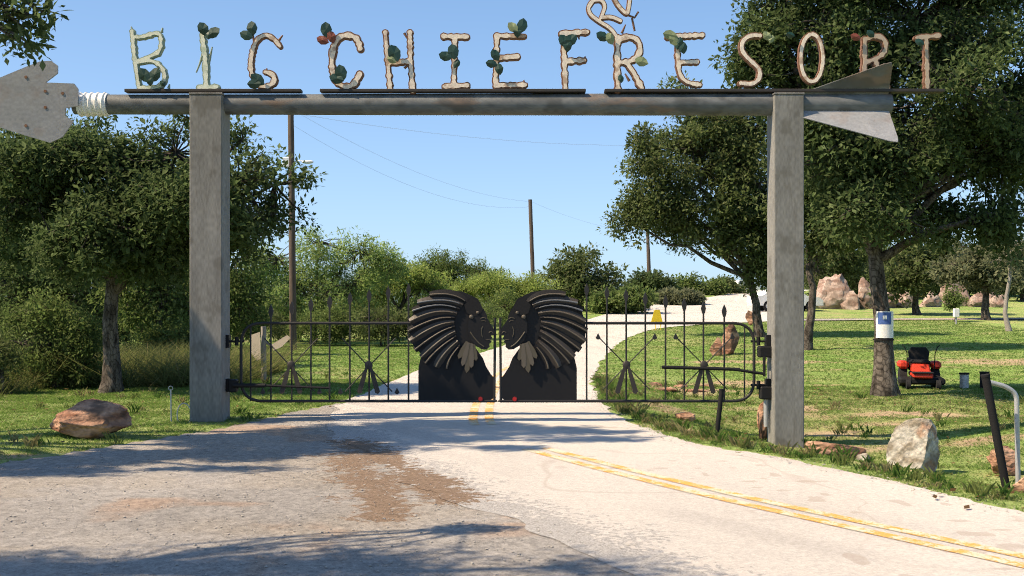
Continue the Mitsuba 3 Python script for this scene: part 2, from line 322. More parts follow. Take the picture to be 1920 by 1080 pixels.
# apron of grey gravel: a grid cut to the outline
ax_, ay_ = np.arange(-16, 4.2, .12), np.arange(-3, 18.6, .12)
AX, AY = np.meshgrid(ax_, ay_, indexing='ij'); rgl = meshkit.fbm(np.stack([AX * 1.5, AY * 1.5, AX * 0], -1), 3, 4) - .5
okc = contains_xy(APRON.buffer(.05), AX + rgl * .35, AY + rgl * .35)
m1 = len(ay_); i, j = np.meshgrid(np.arange(len(ax_) - 1), np.arange(m1 - 1), indexing='ij')
keep = okc[:-1, :-1] & okc[1:, :-1] & okc[1:, 1:] & okc[:-1, 1:]
q = np.stack([i * m1 + j, (i + 1) * m1 + j, (i + 1) * m1 + j + 1, i * m1 + j + 1], -1)[keep]
az = H(AX, AY) + .004 + (meshkit.fbm(np.stack([AX * 5, AY * 5, AX * 0], -1), 2, 8) - .5) * .008
av = np.stack([AX, AY, az], -1).reshape(-1, 3); af = np.vstack([q[:, [0, 1, 2]], q[:, [0, 2, 3]]])
am = trimesh.Trimesh(av, af, process=False); am.remove_unreferenced_vertices()
obj('gravel_apron', am, 'm_gravel', smooth=True); tag('gravel_apron', 'grey gravel pull-off beside the pale road', 'gravel', kind='structure')
wob = (meshkit.fbm(np.stack([LE[:, 1] * 1.3, LE[:, 0], LE[:, 0] * 0], -1), 3, 1) - .5)[:, None] * np.array([[.5, 0]]) * np.clip(1.3 - np.abs(LE[:, 1:] - 10) / 14, .25, 1)
wob2 = (meshkit.fbm(np.stack([RE[:, 1] * 1.9, RE[:, 0], RE[:, 0] * 0], -1), 3, 3) - .5)[:, None] * np.array([[.3, 0]])
obj('road', sheet_strip(LE + wob, RE + wob2, 26, .008), 'm_road', smooth=True); tag('road', 'pale road running through the gate and curving up the hill', 'road', kind='structure')
CL = np.array([(6.4, 1.5), (4.75, 4.2), (3.2, 6.86), (1.75, 9.3), (.78, 11.2), (.12, 12.7), (-.3, 14.2), (-.44, 15.6), (-.47, 17.8), (-.42, 22), (-.2, 28), (.9, 36), (2.8, 46), (5.4, 54.5)])
CLr = resample(CL, 240); tn = np.gradient(CLr, axis=0); tn /= np.linalg.norm(tn, axis=1, keepdims=True); nr = np.stack([tn[:, 1], -tn[:, 0]], 1)
for k in (CLr[:, 1] < 12.35, (CLr[:, 1] > 14.7) & (CLr[:, 1] < 40)):
    for o in (-.115, .115):
        obj('centre_line', sheet_strip((CLr + nr * (o - .062))[k], (CLr + nr * (o + .062))[k], 3, .013), 'm_line', 'road', smooth=True)
PTH = np.array([(15.0, 59.5), (20, 60.2), (27, 60.8), (36, 61.5), (60, 63)]); pr_ = resample(PTH, 60)
obj('path', sheet_strip(pr_ - [0, .8], pr_ + [0, .8], 5, .05), 'm_gravel', smooth=True); tag('path', 'thin pale track crossing the far lawn', 'path', kind='structure')
ROADS = unary_union([ROAD.buffer(.02), APRON])

# grass blades, denser near the camera
def blades(seed, n, x0, x1, y0, y1, hmin, hmax, w, cols, region=None, power=1.0, ragged=.0):
    r = rng(seed)
    u = r.rand(n); ys = y0 + (y1 - y0) * u ** power; xs = x0 + (x1 - x0) * r.rand(n)
    ok = np.abs(xs) < ys * .50 + .8
    rg = (meshkit.fbm(np.stack([xs * 1.8, ys * 1.8, xs * 0], -1), 3, 14) - .5) * ragged
    ok &= ~contains_xy(ROADS, xs + rg, ys + rg)
    if region is not None: ok &= region(xs, ys)
    b = bare_np(xs, ys); wk = bare_np(xs, ys, WEAK)
    ok &= r.rand(n) > b * .75 + wk * .25
    clump = meshkit.fbm(np.stack([xs * 4, ys * 4, xs * 0], -1), 3, 21)
    ok &= r.rand(n) < .55 + .6 * sst(.35, .65, clump)
    xs, ys, wk, clump = xs[ok], ys[ok], wk[ok], clump[ok]; n = len(xs)
    hh = (hmin + (hmax - hmin) * r.rand(n) ** 1.6) * (.75 + .5 * clump)
    a = r.rand(n) * 2 * np.pi; l = r.rand(n) * 2 * np.pi; k = (.7 + 1.5 * r.rand(n)) * hh
    z = H(xs, ys) + (meshkit.fbm(np.stack([xs * .9, ys * .9, xs * 0], -1), 3, 2) - .5) * .06 * sst(70, 20, ys) - .005
    b0 = np.stack([xs, ys, z], 1); d = np.stack([np.cos(a), np.sin(a), a * 0], 1) * (w * (.6 + .8 * r.rand(n)))[:, None] * np.clip(ys / 13, .8, 3)[:, None] / 2
    tip = b0 + np.stack([np.cos(l) * k, np.sin(l) * k, hh], 1)
    v = np.stack([b0 - d, b0 + d, tip], 1).reshape(-1, 3)
    c = np.array(cols); mixw = r.rand(n, 1); dry = (r.rand(n) < .07 + .28 * wk)[:, None]
    col = np.where(dry, c[2] * (.8 + .4 * r.rand(n, 1)), c[0] * mixw + c[1] * (1 - mixw)) * (.85 + .3 * r.rand(n, 1))
    return v, np.arange(3 * n).reshape(-1, 3), np.repeat(col, 3, 0)
GC = [(.14, .245, .05), (.205, .295, .08), (.30, .28, .14)]
parts = [blades(1, 230000, -11, -2.4, 10.4, 24, .018, .055, .015, GC, ragged=.25), blades(2, 380000, 1.4, 13, 7.5, 26, .018, .05, .015, GC, power=1.2, ragged=.25),
         blades(3, 110000, -18, 1, 23, 46, .02, .05, .022, GC), blades(4, 170000, 1.5, 24, 25, 62, .02, .05, .022, GC)]
nv = np.cumsum([0] + [len(p[0]) for p in parts])
obj('grass', (np.vstack([p[0] for p in parts]), np.vstack([p[1] + a for p, a in zip(parts, nv)])), 'm_grass', color=np.vstack([p[2] for p in parts]))
tag('grass', 'short green lawn grass on both sides of the road', 'grass', kind='stuff')
TG = [(.15, .19, .06), (.22, .23, .09), (.33, .28, .15)]
tp = [blades(5, 26000, -13, -5.6, 21.5, 27, .25, .85, .014, TG), blades(6, 9000, -16, -9, 16.8, 21.5, .15, .5, .013, TG)]
obj('tall_grass', (np.vstack([tp[0][0], tp[1][0]]), np.vstack([tp[0][1], tp[1][1] + len(tp[0][0])])), 'm_grass', color=np.vstack([tp[0][2], tp[1][2]]))
tag('tall_grass', 'tall half dry grass along the edge of the left woods', 'tall grass', kind='stuff')
# loose stones on the gravel
r = rng(77); n = 9000
xs, ys = -9 + 11.5 * r.rand(n), 5.8 + 11.5 * r.rand(n) ** 1.1
ok = contains_xy(APRON, xs, ys) & (np.abs(xs) < ys * .5 + .4); xs, ys = xs[ok], ys[ok]
y2 = 7 + 14 * r.rand(1500); x2 = _re(y2) + .14 * r.randn(1500); xs, ys = np.r_[xs, x2], np.r_[ys, y2]
oc = trimesh.creation.icosphere(subdivisions=0); sz = .003 + .009 * r.rand(len(xs)) ** 2.5
vv = oc.vertices[None] * (sz[:, None, None] * (.6 + .8 * r.rand(len(xs), 12, 1))) * np.array([1, 1, .45]) + np.stack([xs, ys, H(xs, ys) + .010], 1)[:, None]
ff = (oc.faces[None] + (np.arange(len(xs)) * 12)[:, None, None]).reshape(-1, 3)
obj('loose_gravel', (vv.reshape(-1, 3), ff), 'm_stones'); tag('loose_gravel', 'loose stones scattered on the gravel pull-off', 'gravel', kind='stuff')

r = rng(31); n = 2600
xs = np.where(r.rand(n) < .72, 1.6 + 10 * r.rand(n), -10 + 7.5 * r.rand(n)); ys = 8.5 + 18 * r.rand(n)
ok = ~contains_xy(ROADS.buffer(-.35), xs, ys) & (np.abs(xs) < ys * .5 + .4); xs, ys = xs[ok], ys[ok]; n = len(xs)
ax0 = r.rand(n) * 6.28; L = .018 + .03 * r.rand(n); zz = H(xs, ys) + .03 + .012 * r.rand(n)
d = np.stack([np.cos(ax0), np.sin(ax0), .5 * (r.rand(n) - .5)], 1) * L[:, None]; e = np.stack([-np.sin(ax0), np.cos(ax0), .8 * (r.rand(n) - .5)], 1) * L[:, None] * .5
c0 = np.stack([xs, ys, zz], 1); v = np.stack([c0 - d, c0 + e, c0 + d, c0 - e], 1).reshape(-1, 3); k = np.arange(n) * 4
lc = np.array([(.20, .12, .06), (.27, .19, .10), (.13, .085, .05)])[r.randint(0, 3, n)] * (.7 + .6 * r.rand(n, 1))
obj('leaf_litter', (v, np.vstack([np.stack([k, k + 1, k + 2], 1), np.stack([k, k + 2, k + 3], 1)])), 'm_grass', color=np.repeat(lc, 4, 0)); tag('leaf_litter', 'dry brown leaves scattered over the lawn', 'leaf litter', kind='stuff')
n = 620; xs = np.where(r.rand(n) < .6, 1.4 + 10 * r.rand(n), -10 + 7 * r.rand(n)); ys = 9 + 17 * r.rand(n)
e_ = _re(ys); nearedge = r.rand(n) < .35; xs = np.where(nearedge, e_ + .12 + .25 * r.rand(n), xs)
ok = ~contains_xy(ROADS, xs, ys) & (np.abs(xs) < ys * .5 + .4); xs, ys = xs[ok], ys[ok]; n = len(xs); m = 14
X = np.repeat(xs, m) + .035 * r.randn(n * m); Yv = np.repeat(ys, m) + .035 * r.randn(n * m); a = r.rand(n * m) * 6.28; h = np.repeat(.05 + .11 * r.rand(n) ** 2, m) * (.5 + .8 * r.rand(n * m))
b0 = np.stack([X, Yv, H(X, Yv)], 1); sd = np.stack([-np.sin(a), np.cos(a), 0 * a], 1) * .010; tip = b0 + np.stack([np.cos(a) * h * .7, np.sin(a) * h * .7, h], 1); md = (b0 + tip) / 2 + np.array([0, 0, .2]) * h[:, None]
v = np.stack([b0, md - sd, tip, md + sd], 1).reshape(-1, 3); k = np.arange(n * m) * 4; wc = np.repeat(np.array([(.10, .18, .04), (.18, .22, .07), (.27, .25, .12)])[r.randint(0, 3, n)], m, 0) * (.8 + .4 * r.rand(n * m, 1))
obj('weeds', (v, np.vstack([np.stack([k, k + 1, k + 2], 1), np.stack([k, k + 2, k + 3], 1)])), 'm_grass', color=np.repeat(wc, 4, 0)); tag('weeds', 'taller weed tufts along the road edge and in the lawn', 'weeds', kind='stuff')

# ------------------------------------------------------------------ trees and shrubs
OAK = [(.085, .12, .04), (.13, .17, .062), (.20, .225, .11)]
OAKD = [(.065, .10, .036), (.10, .145, .055), (.16, .205, .095)]
MESQ = [(.21, .31, .09), (.28, .385, .125), (.35, .42, .17)]
MID = [(.10, .155, .045), (.15, .21, .065), (.20, .24, .095)]
GREY = [(.13, .15, .08), (.18, .20, .11), (.24, .25, .15)]
YEL = [(.23, .32, .08), (.30, .38, .10), (.36, .41, .15)]
def leaves_mesh(r, centers, spread, per, size, slim, cols, axes=(1, 1, .75)):
    n = len(centers) * per
    ci = np.repeat(np.arange(len(centers)), per)
    g = r.randn(n, 3); g /= np.linalg.norm(g, axis=1, keepdims=True); rad = r.rand(n, 1) ** .5
    p = centers[ci] + g * rad * spread[ci][:, None] * np.array(axes)
    d = r.randn(n, 3) + g * .9; d[:, 2] -= .15; d /= np.linalg.norm(d, axis=1, keepdims=True)
    up = r.randn(n, 3) * .55 + np.array([-.3, -.15, 1.0]); s = np.cross(d, up); s /= np.linalg.norm(s, axis=1, keepdims=True) + 1e-9
    nn = np.cross(s, d)
    L = size * (.45 + 1.0 * r.rand(n, 1)) * (.75 + .5 * r.rand(len(centers), 1)[ci]); w = L * slim
    v = np.stack([p, p + d * L * .5 + s * w / 2 + nn * L * .06, p + d * L, p + d * L * .5 - s * w / 2 + nn * L * .06], 1).reshape(-1, 3)
    k = np.arange(n) * 4
    f = np.vstack([np.stack([k, k + 1, k + 2], 1), np.stack([k, k + 2, k + 3], 1)])
    c = np.array(cols); a = r.rand(n, 1); hue = .68 + .64 * r.rand(len(centers), 1)[ci]
    col = np.where(a < .55, c[0] + (c[1] - c[0]) * a / .55, c[1] + (c[2] - c[1]) * (a - .55) / .45) * hue * (.85 + .3 * r.rand(n, 1))
    return v, f, np.repeat(col, 4, 0)
def wig(r, a, b, n, amp):
    t = np.linspace(0, 1, n)[:, None]; L = np.linalg.norm(np.subtract(b, a))
    off = np.cumsum(r.randn(n, 3), 0) * amp * L / n ** .5; off = off - t * off[-1]
    off[0] = 0
    return np.asarray(a) * (1 - t) + np.asarray(b) * t + off
def tree(name, label, category, base, fork, blobs, cols, seed, tr=.2, clumps=300, per=70, spread=.45, size=.10, slim=.5, group=None, gap=.42, bark_m='m_bark', stem=None, twigs=True, axes=(1, 1, .75), extra=(), extra_s=1.0):
    """blobs: (x, y, z, rx, ry, rz) ellipsoids of the crown; fork: where limbs leave the trunk; stem: points of a bent trunk."""
    r = rng(seed); key = thing(name, label, category, group)
    blobs = np.array(blobs, float); vol = blobs[:, 3] * blobs[:, 4] * blobs[:, 5]
    pick = r.choice(len(blobs), clumps * 3, p=vol ** .75 / (vol ** .75).sum())
    g = r.randn(len(pick), 3); g /= np.linalg.norm(g, axis=1, keepdims=True)
    c = blobs[pick, :3] + g * blobs[pick, 3:] * (r.rand(len(pick), 1) ** .38) * (.74 + .40 * r.rand(len(pick), 1) + .22 * (r.rand(len(pick), 1) > .86))
    nz = meshkit.fbm(c / (spread * 2.6) + seed * 3.1, 2, seed)
    keep = nz > np.quantile(nz, gap)
    keep &= c[:, 2] > H(c[:, 0], c[:, 1]) + .1
    c, pick = c[keep][:clumps], pick[keep][:clumps]
    if len(extra): c = np.vstack([c, np.array(extra, float)]); pick = np.r_[pick, np.zeros(len(extra), int)]
    sp = spread * (.6 + .8 * r.rand(len(c)))
    if len(extra): sp[-len(extra):] *= extra_s
    base, fork = np.array(base, float), np.array(fork, float)
    path = np.vstack([base, *stem, fork]) if stem is not None else wig(r, base, fork, 6, .05)
    path[0, 2] -= .15
    dense = np.vstack([wig(r, a, b, 5, .02)[:-1] for a, b in zip(path[:-1], path[1:])] + [path[-1:]])
    k = np.linspace(0, 1, len(dense)); rad = tr * (1.0 - .38 * k) + tr * .75 * np.exp(-k * 11)
    wood = [tube(dense, rad, 12)]
    tips = {}
    for b in range(len(blobs)):
        s = dense[min(len(dense) - 1, int(len(dense) * (.72 + .28 * r.rand())))]
        e = blobs[b, :3] + np.array([0, 0, .25 * blobs[b, 5]])
        mid = (s + e) / 2 + np.array([0, 0, .12 * np.linalg.norm(e - s)]) + r.randn(3) * .08 * np.linalg.norm(e - s)
        t = np.linspace(0, 1, 9)[:, None]; l = (1 - t) ** 2 * s + 2 * t * (1 - t) * mid + t * t * e + r.randn(9, 3) * .02 * np.linalg.norm(e - s) * (t * (1 - t) * 4)
        wood.append(tube(l, tr * (.55 - .42 * t[:, 0]), 7)); tips[b] = l
    if twigs:
        for i in range(len(c)):
            l = tips[pick[i]]; k = np.argmin(np.linalg.norm(l - c[i], axis=1) + .15 * np.arange(9)[::-1])
            k = max(k, 1)
            wood.append(tube(wig(r, l[k], c[i], 4, .10), np.array([1, .75, .5, .25]) * tr * .10 + .004, 4, caps=False))
    obj('trunk', cat(wood), bark_m, key, smooth=True)
    v, f, col = leaves_mesh(r, c, sp, per, size, slim, cols, axes)
    obj('crown', (v, f), 'm_leaf', key, color=col)
    return key
def pb(d, lst, depth=1.0):                   # crown blobs read off the photograph at the tree's distance
    out = []
    for b in lst:
        px, py, rx, ry = b[:4]; dd = b[4] if len(b) > 4 else 0
        p = at(px, py, d + dd); k = (d + dd) / F
        out.append((p[0], p[1], p[2], rx * k, rx * k * depth, ry * k))
    return out
def foot(px, d):
    x = (px - 960) / F * d
    return np.array([x, d, float(H(x, d))])
# large oak on the left
tree('oak_tree', 'dark green oak with a slim trunk behind the red boulder', 'tree', foot(208, 20.5), at(212, 505, 20.5),
     pb(20.5, [(190, 320, 150, 100), (330, 310, 130, 90, .5), (440, 365, 100, 95, -.3), (515, 365, 70, 75, .3), (70, 370, 110, 110, -.5), (280, 425, 130, 75), (430, 455, 75, 55, .5), (140, 470, 100, 60, .8), (455, 275, 50, 45, .4), (300, 490, 90, 40, -.6), (180, 440, 120, 80, -.9), (350, 400, 110, 90, -1)], .75),
     OAKD, 11, tr=.165, clumps=900, per=76, spread=.34, size=.105, stem=[at(206, 600, 20.5)], gap=.36)
tree('oak_tree', 'broad oak crown at the left edge behind the metal arrowhead', 'tree', foot(-60, 27), at(-40, 500, 27),
     pb(27, [(0, 330, 130, 110), (120, 290, 120, 80, 1), (-120, 340, 120, 120), (60, 440, 130, 80, -.6)]), OAKD, 12, tr=.22, clumps=600, per=75, spread=.48, size=.13, gap=.25)
tree('shrub', 'large dense olive shrub left of the slim oak trunk', 'shrub', foot(105, 21.6), at(105, 690, 21.6),
     pb(21.6, [(100, 645, 85, 80), (40, 660, 80, 70, .5), (140, 640, 50, 70, -.3), (70, 590, 60, 50)], .8), MID, 13, tr=.06, clumps=300, per=80, spread=.26, size=.075, slim=.4, gap=.25)
tree('shrub', 'low dark shrub at the far left edge of the lawn', 'shrub', foot(5, 20), at(5, 690, 20),
     pb(20, [(0, 680, 45, 55), (-60, 670, 60, 60)], .8), OAK, 14, tr=.05, clumps=130, per=70, spread=.22, size=.07, slim=.45, gap=.25)
for i, (px, d, bl, cols, lab) in enumerate([
        (300, 31, [(290, 560, 75, 90), (350, 590, 60, 70, 1), (240, 520, 70, 80), (330, 490, 70, 60)], MID, 'green woodland tree between the slim oak and the left post'),
        (130, 33, [(130, 540, 90, 90), (40, 570, 90, 90), (180, 600, 70, 70), (70, 480, 100, 80)], OAKD, 'dark woodland tree behind the olive shrub'),
        (-30, 36, [(-20, 520, 120, 120), (60, 600, 90, 60), (-90, 600, 100, 80)], OAKD, 'dark woodland tree at the extreme left edge'),
        (400, 36, [(400, 540, 70, 70), (450, 570, 60, 60), (380, 610, 70, 45), (440, 500, 60, 50)], MID, 'green woodland tree seen just right of the left post'),
        (240, 40, [(250, 600, 120, 60), (350, 560, 100, 90), (160, 560, 100, 110)], OAKD, 'dark woodland tree deep behind the slim oak trunk')]):
    tree('woodland_tree', lab, 'tree', foot(px, d), at(px, bl[0][1] + 25, d), pb(d, bl), cols, 30 + i, tr=.16, clumps=260, per=60, spread=.42, size=.12, slim=.45, gap=.3)
for i, (px, d, bl, cols) in enumerate([(480, 43, [(480, 612, 55, 30), (440, 600, 40, 38)], OAK), (590, 45, [(590, 612, 60, 28), (640, 606, 45, 34)], MID), (715, 44, [(715, 606, 55, 36), (770, 612, 40, 30)], OAK), (340, 30, [(335, 645, 55, 42), (290, 660, 45, 35)], MID),
        (540, 49, [(540, 600, 60, 44), (500, 590, 45, 40)], OAK), (655, 50, [(655, 600, 65, 44), (700, 588, 50, 40)], MID), (880, 48, [(880, 590, 70, 32), (820, 585, 60, 36)], MID), (960, 52, [(950, 580, 60, 34), (1010, 582, 50, 28)], MID)]):
    tree('understorey_shrub', ['dark shrub by the wooden sign under the pale trees', 'green shrub around the foot of the tall utility pole', 'dark shrub left of the headdress panel', 'green shrub between the slim oak trunk and left post', 'dark shrub right of the tall utility pole under the pale trees', 'green shrub in the thicket behind the second pair of crossed arrows', 'green shrub seen above the left headdress', 'green shrub showing between the two headdresses'][i], 'shrub',
         foot(px, d), at(px, 630, d), pb(d, bl), cols, 50 + i, tr=.05, clumps=150, per=60, spread=.34, size=.11, slim=.4, gap=.2)
for i, (px, d, bl, cols, lab) in enumerate([
        (585, 47, [(520, 495, 70, 50), (600, 465, 75, 45), (675, 485, 65, 48), (560, 545, 95, 45), (650, 545, 75, 40), (470, 545, 55, 50), (730, 500, 30, 40)], MESQ, 'pale feathery mesquite with curving limbs right of the tall pole'),
        (740, 52, [(720, 545, 65, 40), (790, 550, 60, 42), (760, 520, 50, 30)], YEL, 'yellow green mesquite left of the headdress panels'),
        (850, 62, [(830, 510, 60, 40), (890, 520, 60, 34), (800, 530, 45, 40), (860, 545, 90, 30)], MID, 'rounded mid green tree above the left headdress'),
        (940, 57, [(930, 545, 65, 32), (1000, 550, 50, 32), (880, 550, 50, 26), (960, 565, 80, 22)], YEL, 'yellow green tree above the gap between headdresses')]):
    tree('mesquite_tree', lab, 'tree', foot(px, d), at(px + 12, 575, d), pb(d, bl), cols, 60 + i, tr=.15, clumps=430, per=56, spread=.42, size=.16, slim=.30, gap=.42)
for i, (px, d, bl, cols, lab) in enumerate([
        (1090, 72, [(1085, 515, 62, 55), (1125, 530, 48, 45), (1050, 530, 42, 40), (1090, 550, 80, 28)], OAK, 'large round dark tree right of the short pole'),
        (1225, 84, [(1225, 535, 42, 32), (1200, 545, 30, 24), (1250, 545, 26, 24)], OAKD, 'small dark round tree behind the far pole'),
        (1310, 95, [(1300, 541, 36, 24), (1335, 546, 30, 20)], MID, 'low green tree on the hilltop right of the dark tree'),
        (1362, 98, [(1360, 540, 20, 22), (1375, 546, 20, 16)], OAK, 'small dark tree near the hilltop vehicles'),
        (1155, 68, [(1150, 565, 45, 18), (1190, 562, 35, 18)], MID, 'low bushy tree at the bend of the hill road'),
        (1275, 80, [(1265, 560, 34, 13), (1290, 562, 26, 11)], GREY, 'low grey green bush beside the hill road'),
        (1720, 66, [(1720, 500, 60, 50), (1680, 520, 50, 40), (1770, 480, 50, 40)], OAK, 'green tree behind the trunk with the notice'),
        (1850, 60, [(1840, 480, 70, 45), (1890, 470, 60, 45), (1800, 500, 50, 35), (1860, 520, 70, 25)], GREY, 'grey green tree above the far rocks at right'),
        (1660, 88, [(1650, 500, 60, 40), (1700, 520, 50, 35), (1610, 520, 50, 35)], OAKD, 'dark tree behind the far rocks beside the notice trunk'),
        (1700, 94, [(1700, 505, 60, 40), (1745, 515, 50, 35), (1660, 525, 40, 25)], MID, 'green tree far behind the low rocks right of the notice trunk'),
        (1855, 92, [(1855, 505, 60, 40), (1820, 525, 45, 28), (1890, 525, 45, 28)], OAKD, 'dark tree far behind the low rocks near the pale trunk'),
        (1560, 92, [(1560, 520, 50, 40), (1530, 500, 40, 40), (1600, 530, 40, 30)], OAKD, 'dark tree just behind the big tilted far rock'),
        (1790, 90, [(1790, 510, 60, 35), (1840, 525, 50, 30), (1740, 525, 50, 30)], OAK, 'tree behind the tall far red rock'),
        (1920, 84, [(1920, 500, 60, 50), (1890, 530, 40, 30), (1960, 520, 60, 40)], OAKD, 'dark tree at the right edge behind the pale trunk'),
        (1580, 84, [(1570, 480, 50, 40), (1530, 500, 45, 40), (1610, 490, 40, 35)], OAK, 'green tree behind the large far red rock')]):
    tree('hill_tree', lab, 'tree', foot(px, d), at(px, bl[0][1] + 12, d), pb(d, bl), cols, 70 + i, tr=.2, clumps=280, per=36, spread=.5, size=.235, slim=.52, gap=.25)
# right-hand trees
tree('oak_tree', 'leafy oak whose crown hangs under the beam by the right post', 'tree', foot(1425, 46), at(1402, 500, 46),
     pb(46, [(1225, 385, 70, 60), (1300, 300, 100, 70), (1400, 345, 95, 85), (1215, 285, 48, 50), (1180, 425, 32, 32), (1455, 440, 50, 60), (1290, 165, 50, 35), (1350, 230, 80, 60), (1330, 400, 80, 55), (1410, 260, 80, 70), (1450, 360, 70, 80), (1400, 440, 60, 45), (1270, 430, 50, 35), (1430, 500, 45, 45), (1370, 465, 50, 30), (1455, 540, 28, 35), (1300, 450, 45, 28)], .9),
     OAK, 15, tr=.20, clumps=900, per=80, spread=.55, size=.17, stem=[at(1418, 570, 46)], gap=.3)
tree('oak_tree', 'oak with a dark straight trunk just right of the right post', 'tree', foot(1514, 39), at(1520, 470, 39),
     pb(39, [(1560, 320, 95, 80), (1500, 400, 60, 60), (1640, 400, 80, 50), (1540, 440, 70, 50), (1580, 420, 80, 60), (1620, 330, 90, 80)], .9), OAK, 16, tr=.16, clumps=620, per=80, spread=.5, size=.15, gap=.25)
tree('oak_tree', 'great spreading oak with a white notice on its trunk', 'tree', foot(1661, 23.6), at(1634, 420, 23.6),
     pb(23.6, [(1560, 130, 125, 85), (1720, 60, 170, 110, .6), (1850, 130, 130, 115, -.4), (1650, 240, 140, 80, .3), (1800, 270, 100, 65, .5), (1470, 75, 80, 55), (1420, 130, 60, 60, .5), (1880, 330, 65, 70), (1560, 330, 90, 60, 1), (1620, -60, 200, 80), (1850, -60, 160, 90), (1700, 350, 80, 45, .8), (1960, 200, 120, 150), (1600, 300, 110, 70, -.8), (1700, 300, 110, 70, -1), (1560, 220, 90, 70, -1), (1780, 180, 130, 90, -1.4), (1850, 300, 80, 80, -.6), (1640, 380, 100, 45, .4), (1740, 400, 70, 35, .4), (1845, 410, 45, 55, -.5), (1800, 340, 60, 40, -.8), (1640, 390, 70, 55, -1.5), (1700, 420, 60, 40, -.9), (1580, 400, 60, 45, -.5), (1880, 430, 50, 50, -.3), (1790, 425, 55, 40, .5), (1900, 250, 70, 90, -.5), (1450, 50, 75, 60, .3), (1425, 110, 60, 55), (1495, 170, 85, 60, .4), (1490, 0, 100, 60), (1540, 60, 90, 60, -.5)], .9),
     OAKD, 17, tr=.215, clumps=2150, per=68, spread=.37, size=.12, stem=[at(1657, 620, 23.6), at(1644, 510, 23.6)], gap=.27)
tree('sapling', 'thin pale grey bare trunk standing on the far lawn at right', 'tree', foot(1893, 50), at(1897, 470, 50), pb(50, [(1900, 460, 45, 30), (1880, 490, 30, 20)]), GREY, 18, tr=.10, clumps=50, per=40, spread=.35, size=.12, bark_m='m_bark_pale')
tree('sapling', 'young leafy sapling on the far lawn before the rocks', 'tree', foot(1790, 58), at(1790, 570, 58), pb(58, [(1790, 555, 20, 18), (1784, 570, 14, 12)]), MID, 19, tr=.04, clumps=40, per=45, spread=.3, size=.12)
# trees beside the road on the left, out of the picture but for one branch; their shade lies on the road
def over(x, y, z, rx, ry, rz):              # the crown ellipsoid that shades the ground round (x, y)
    return (x + SUN[0] / SUN[2] * z, y + SUN[1] / SUN[2] * z, z, rx, ry, rz)
tree('roadside_tree', 'tree at the top left corner with a hanging leafy branch', 'tree', (-8.4, 5.2, 0), (-7.2, 5.5, 4.4),
     [over(-2.6, 6.7, 5.6, 1.3, .55, .5), over(-1.1, 6.75, 5.4, 1.2, .5, .45), over(.15, 6.7, 5.6, .8, .30, .3), over(-3.6, 6.3, 6.2, 1.3, .9, .7), over(-2.0, 5.8, 6.8, 1.6, .7, .7)], OAKD, 21, tr=.2, clumps=360, per=60, spread=.30, size=.062, gap=.25,
     extra=[at(px, py, 7.0) for px, py in [(8, 12), (22, 20), (38, 30), (66, 32), (80, 22), (14, 42), (42, 52), (48, 76), (24, 62), (56, 90), (-20, 30), (-12, 8), (24, -6), (-40, 0)]], extra_s=.6)
tree('roadside_tree', 'roadside tree out of view whose dappled shade crosses the road', 'tree', (-12.5, 12.0, 0), (-11.2, 12.2, 4.9),
     [over(-6.6, 11.3, 6.4, 1.2, .5, .5), over(-5.0, 11.35, 6.5, 1.3, .5, .5), over(-3.5, 11.8, 6.6, 1.3, .65, .5), over(-2.3, 12.4, 6.8, 1.2, .65, .5), over(-3.2, 13.2, 6.8, 1.1, .7, .5), over(-2.0, 13.9, 6.8, 1.3, .8, .5), over(-.9, 13.2, 7.0, 1.1, .45, .4), over(.3, 14.1, 7.1, 1.1, .6, .4), over(-.9, 14.9, 6.8, 1.2, .5, .4), over(1.0, 13.2, 7.2, .8, .2, .3), over(-3.9, 15.15, 6.9, .6, .5, .5), over(-.3, 12.4, 7.2, .8, .15, .25), over(-8.2, 11.6, 6.6, 1.3, .7, .8), over(-2.9, 10.8, 7.0, .8, .10, .3), over(-4.6, 10.6, 7.0, .9, .13, .3)], OAKD, 22, tr=.24, clumps=900, per=70, spread=.22, size=.105, gap=.1)

# ------------------------------------------------------------------ rocks
def rock(label, c, r3, seed, mat='m_red_rock', cuts=17, rough=.22, name='boulder', sink=.12, rz=None, group=None, sub=4, tall=None):
    r = rng(seed); m = trimesh.creation.icosphere(subdivisions=sub); v = m.vertices.copy()
    for _ in range(cuts):
        d = r.randn(3); d /= np.linalg.norm(d); lim = .50 + .32 * r.rand(); s = v @ d
        v = v - np.maximum(s - lim, 0)[:, None] * d * .985
    v *= (1 + rough * (meshkit.fbm(v * 1.9 + seed, 4, seed) - .5)[:, None] * 2) * (1 + .07 * (meshkit.fbm(v * 6 + seed, 3, seed + 1) - .5)[:, None] * 2)
    if tall: v[:, :2] *= (1 - tall * np.clip(v[:, 2:], -1, 1)) / (1 + abs(tall) * .2)
    a = r.rand() * 6.3 if rz is None else rz; cc, ss = math.cos(a), math.sin(a)
    v = np.stack([v[:, 0] * cc - v[:, 1] * ss, v[:, 0] * ss + v[:, 1] * cc, v[:, 2]], 1)
    lo, hi = v.min(0), v.max(0); v = (v - (lo + hi) / 2) / ((hi - lo) / 2) * np.array(r3)
    g = float(H(c[0], c[1]))
    v = v + np.array([c[0], c[1], g + r3[2] * (1 - sink)])
    key = obj(name, (v, m.faces), mat, smooth=20); tag(key, label, 'rock', group); return key
def prock(label, px0, px1, py0, d, seed, dep=.8, **kw):
    x0, x1 = (px0 - 960) / F * d, (px1 - 960) / F * d; x = (x0 + x1) / 2
    top = EYE + (HOR - py0) / F * d; h = top - float(H(x, d)); s = kw.pop('sink', .12)
    rzz = h / (2 - s)
    return rock(label, (x, d), ((x1 - x0) / 2, (x1 - x0) / 2 * dep, rzz), seed, sink=s, **kw)
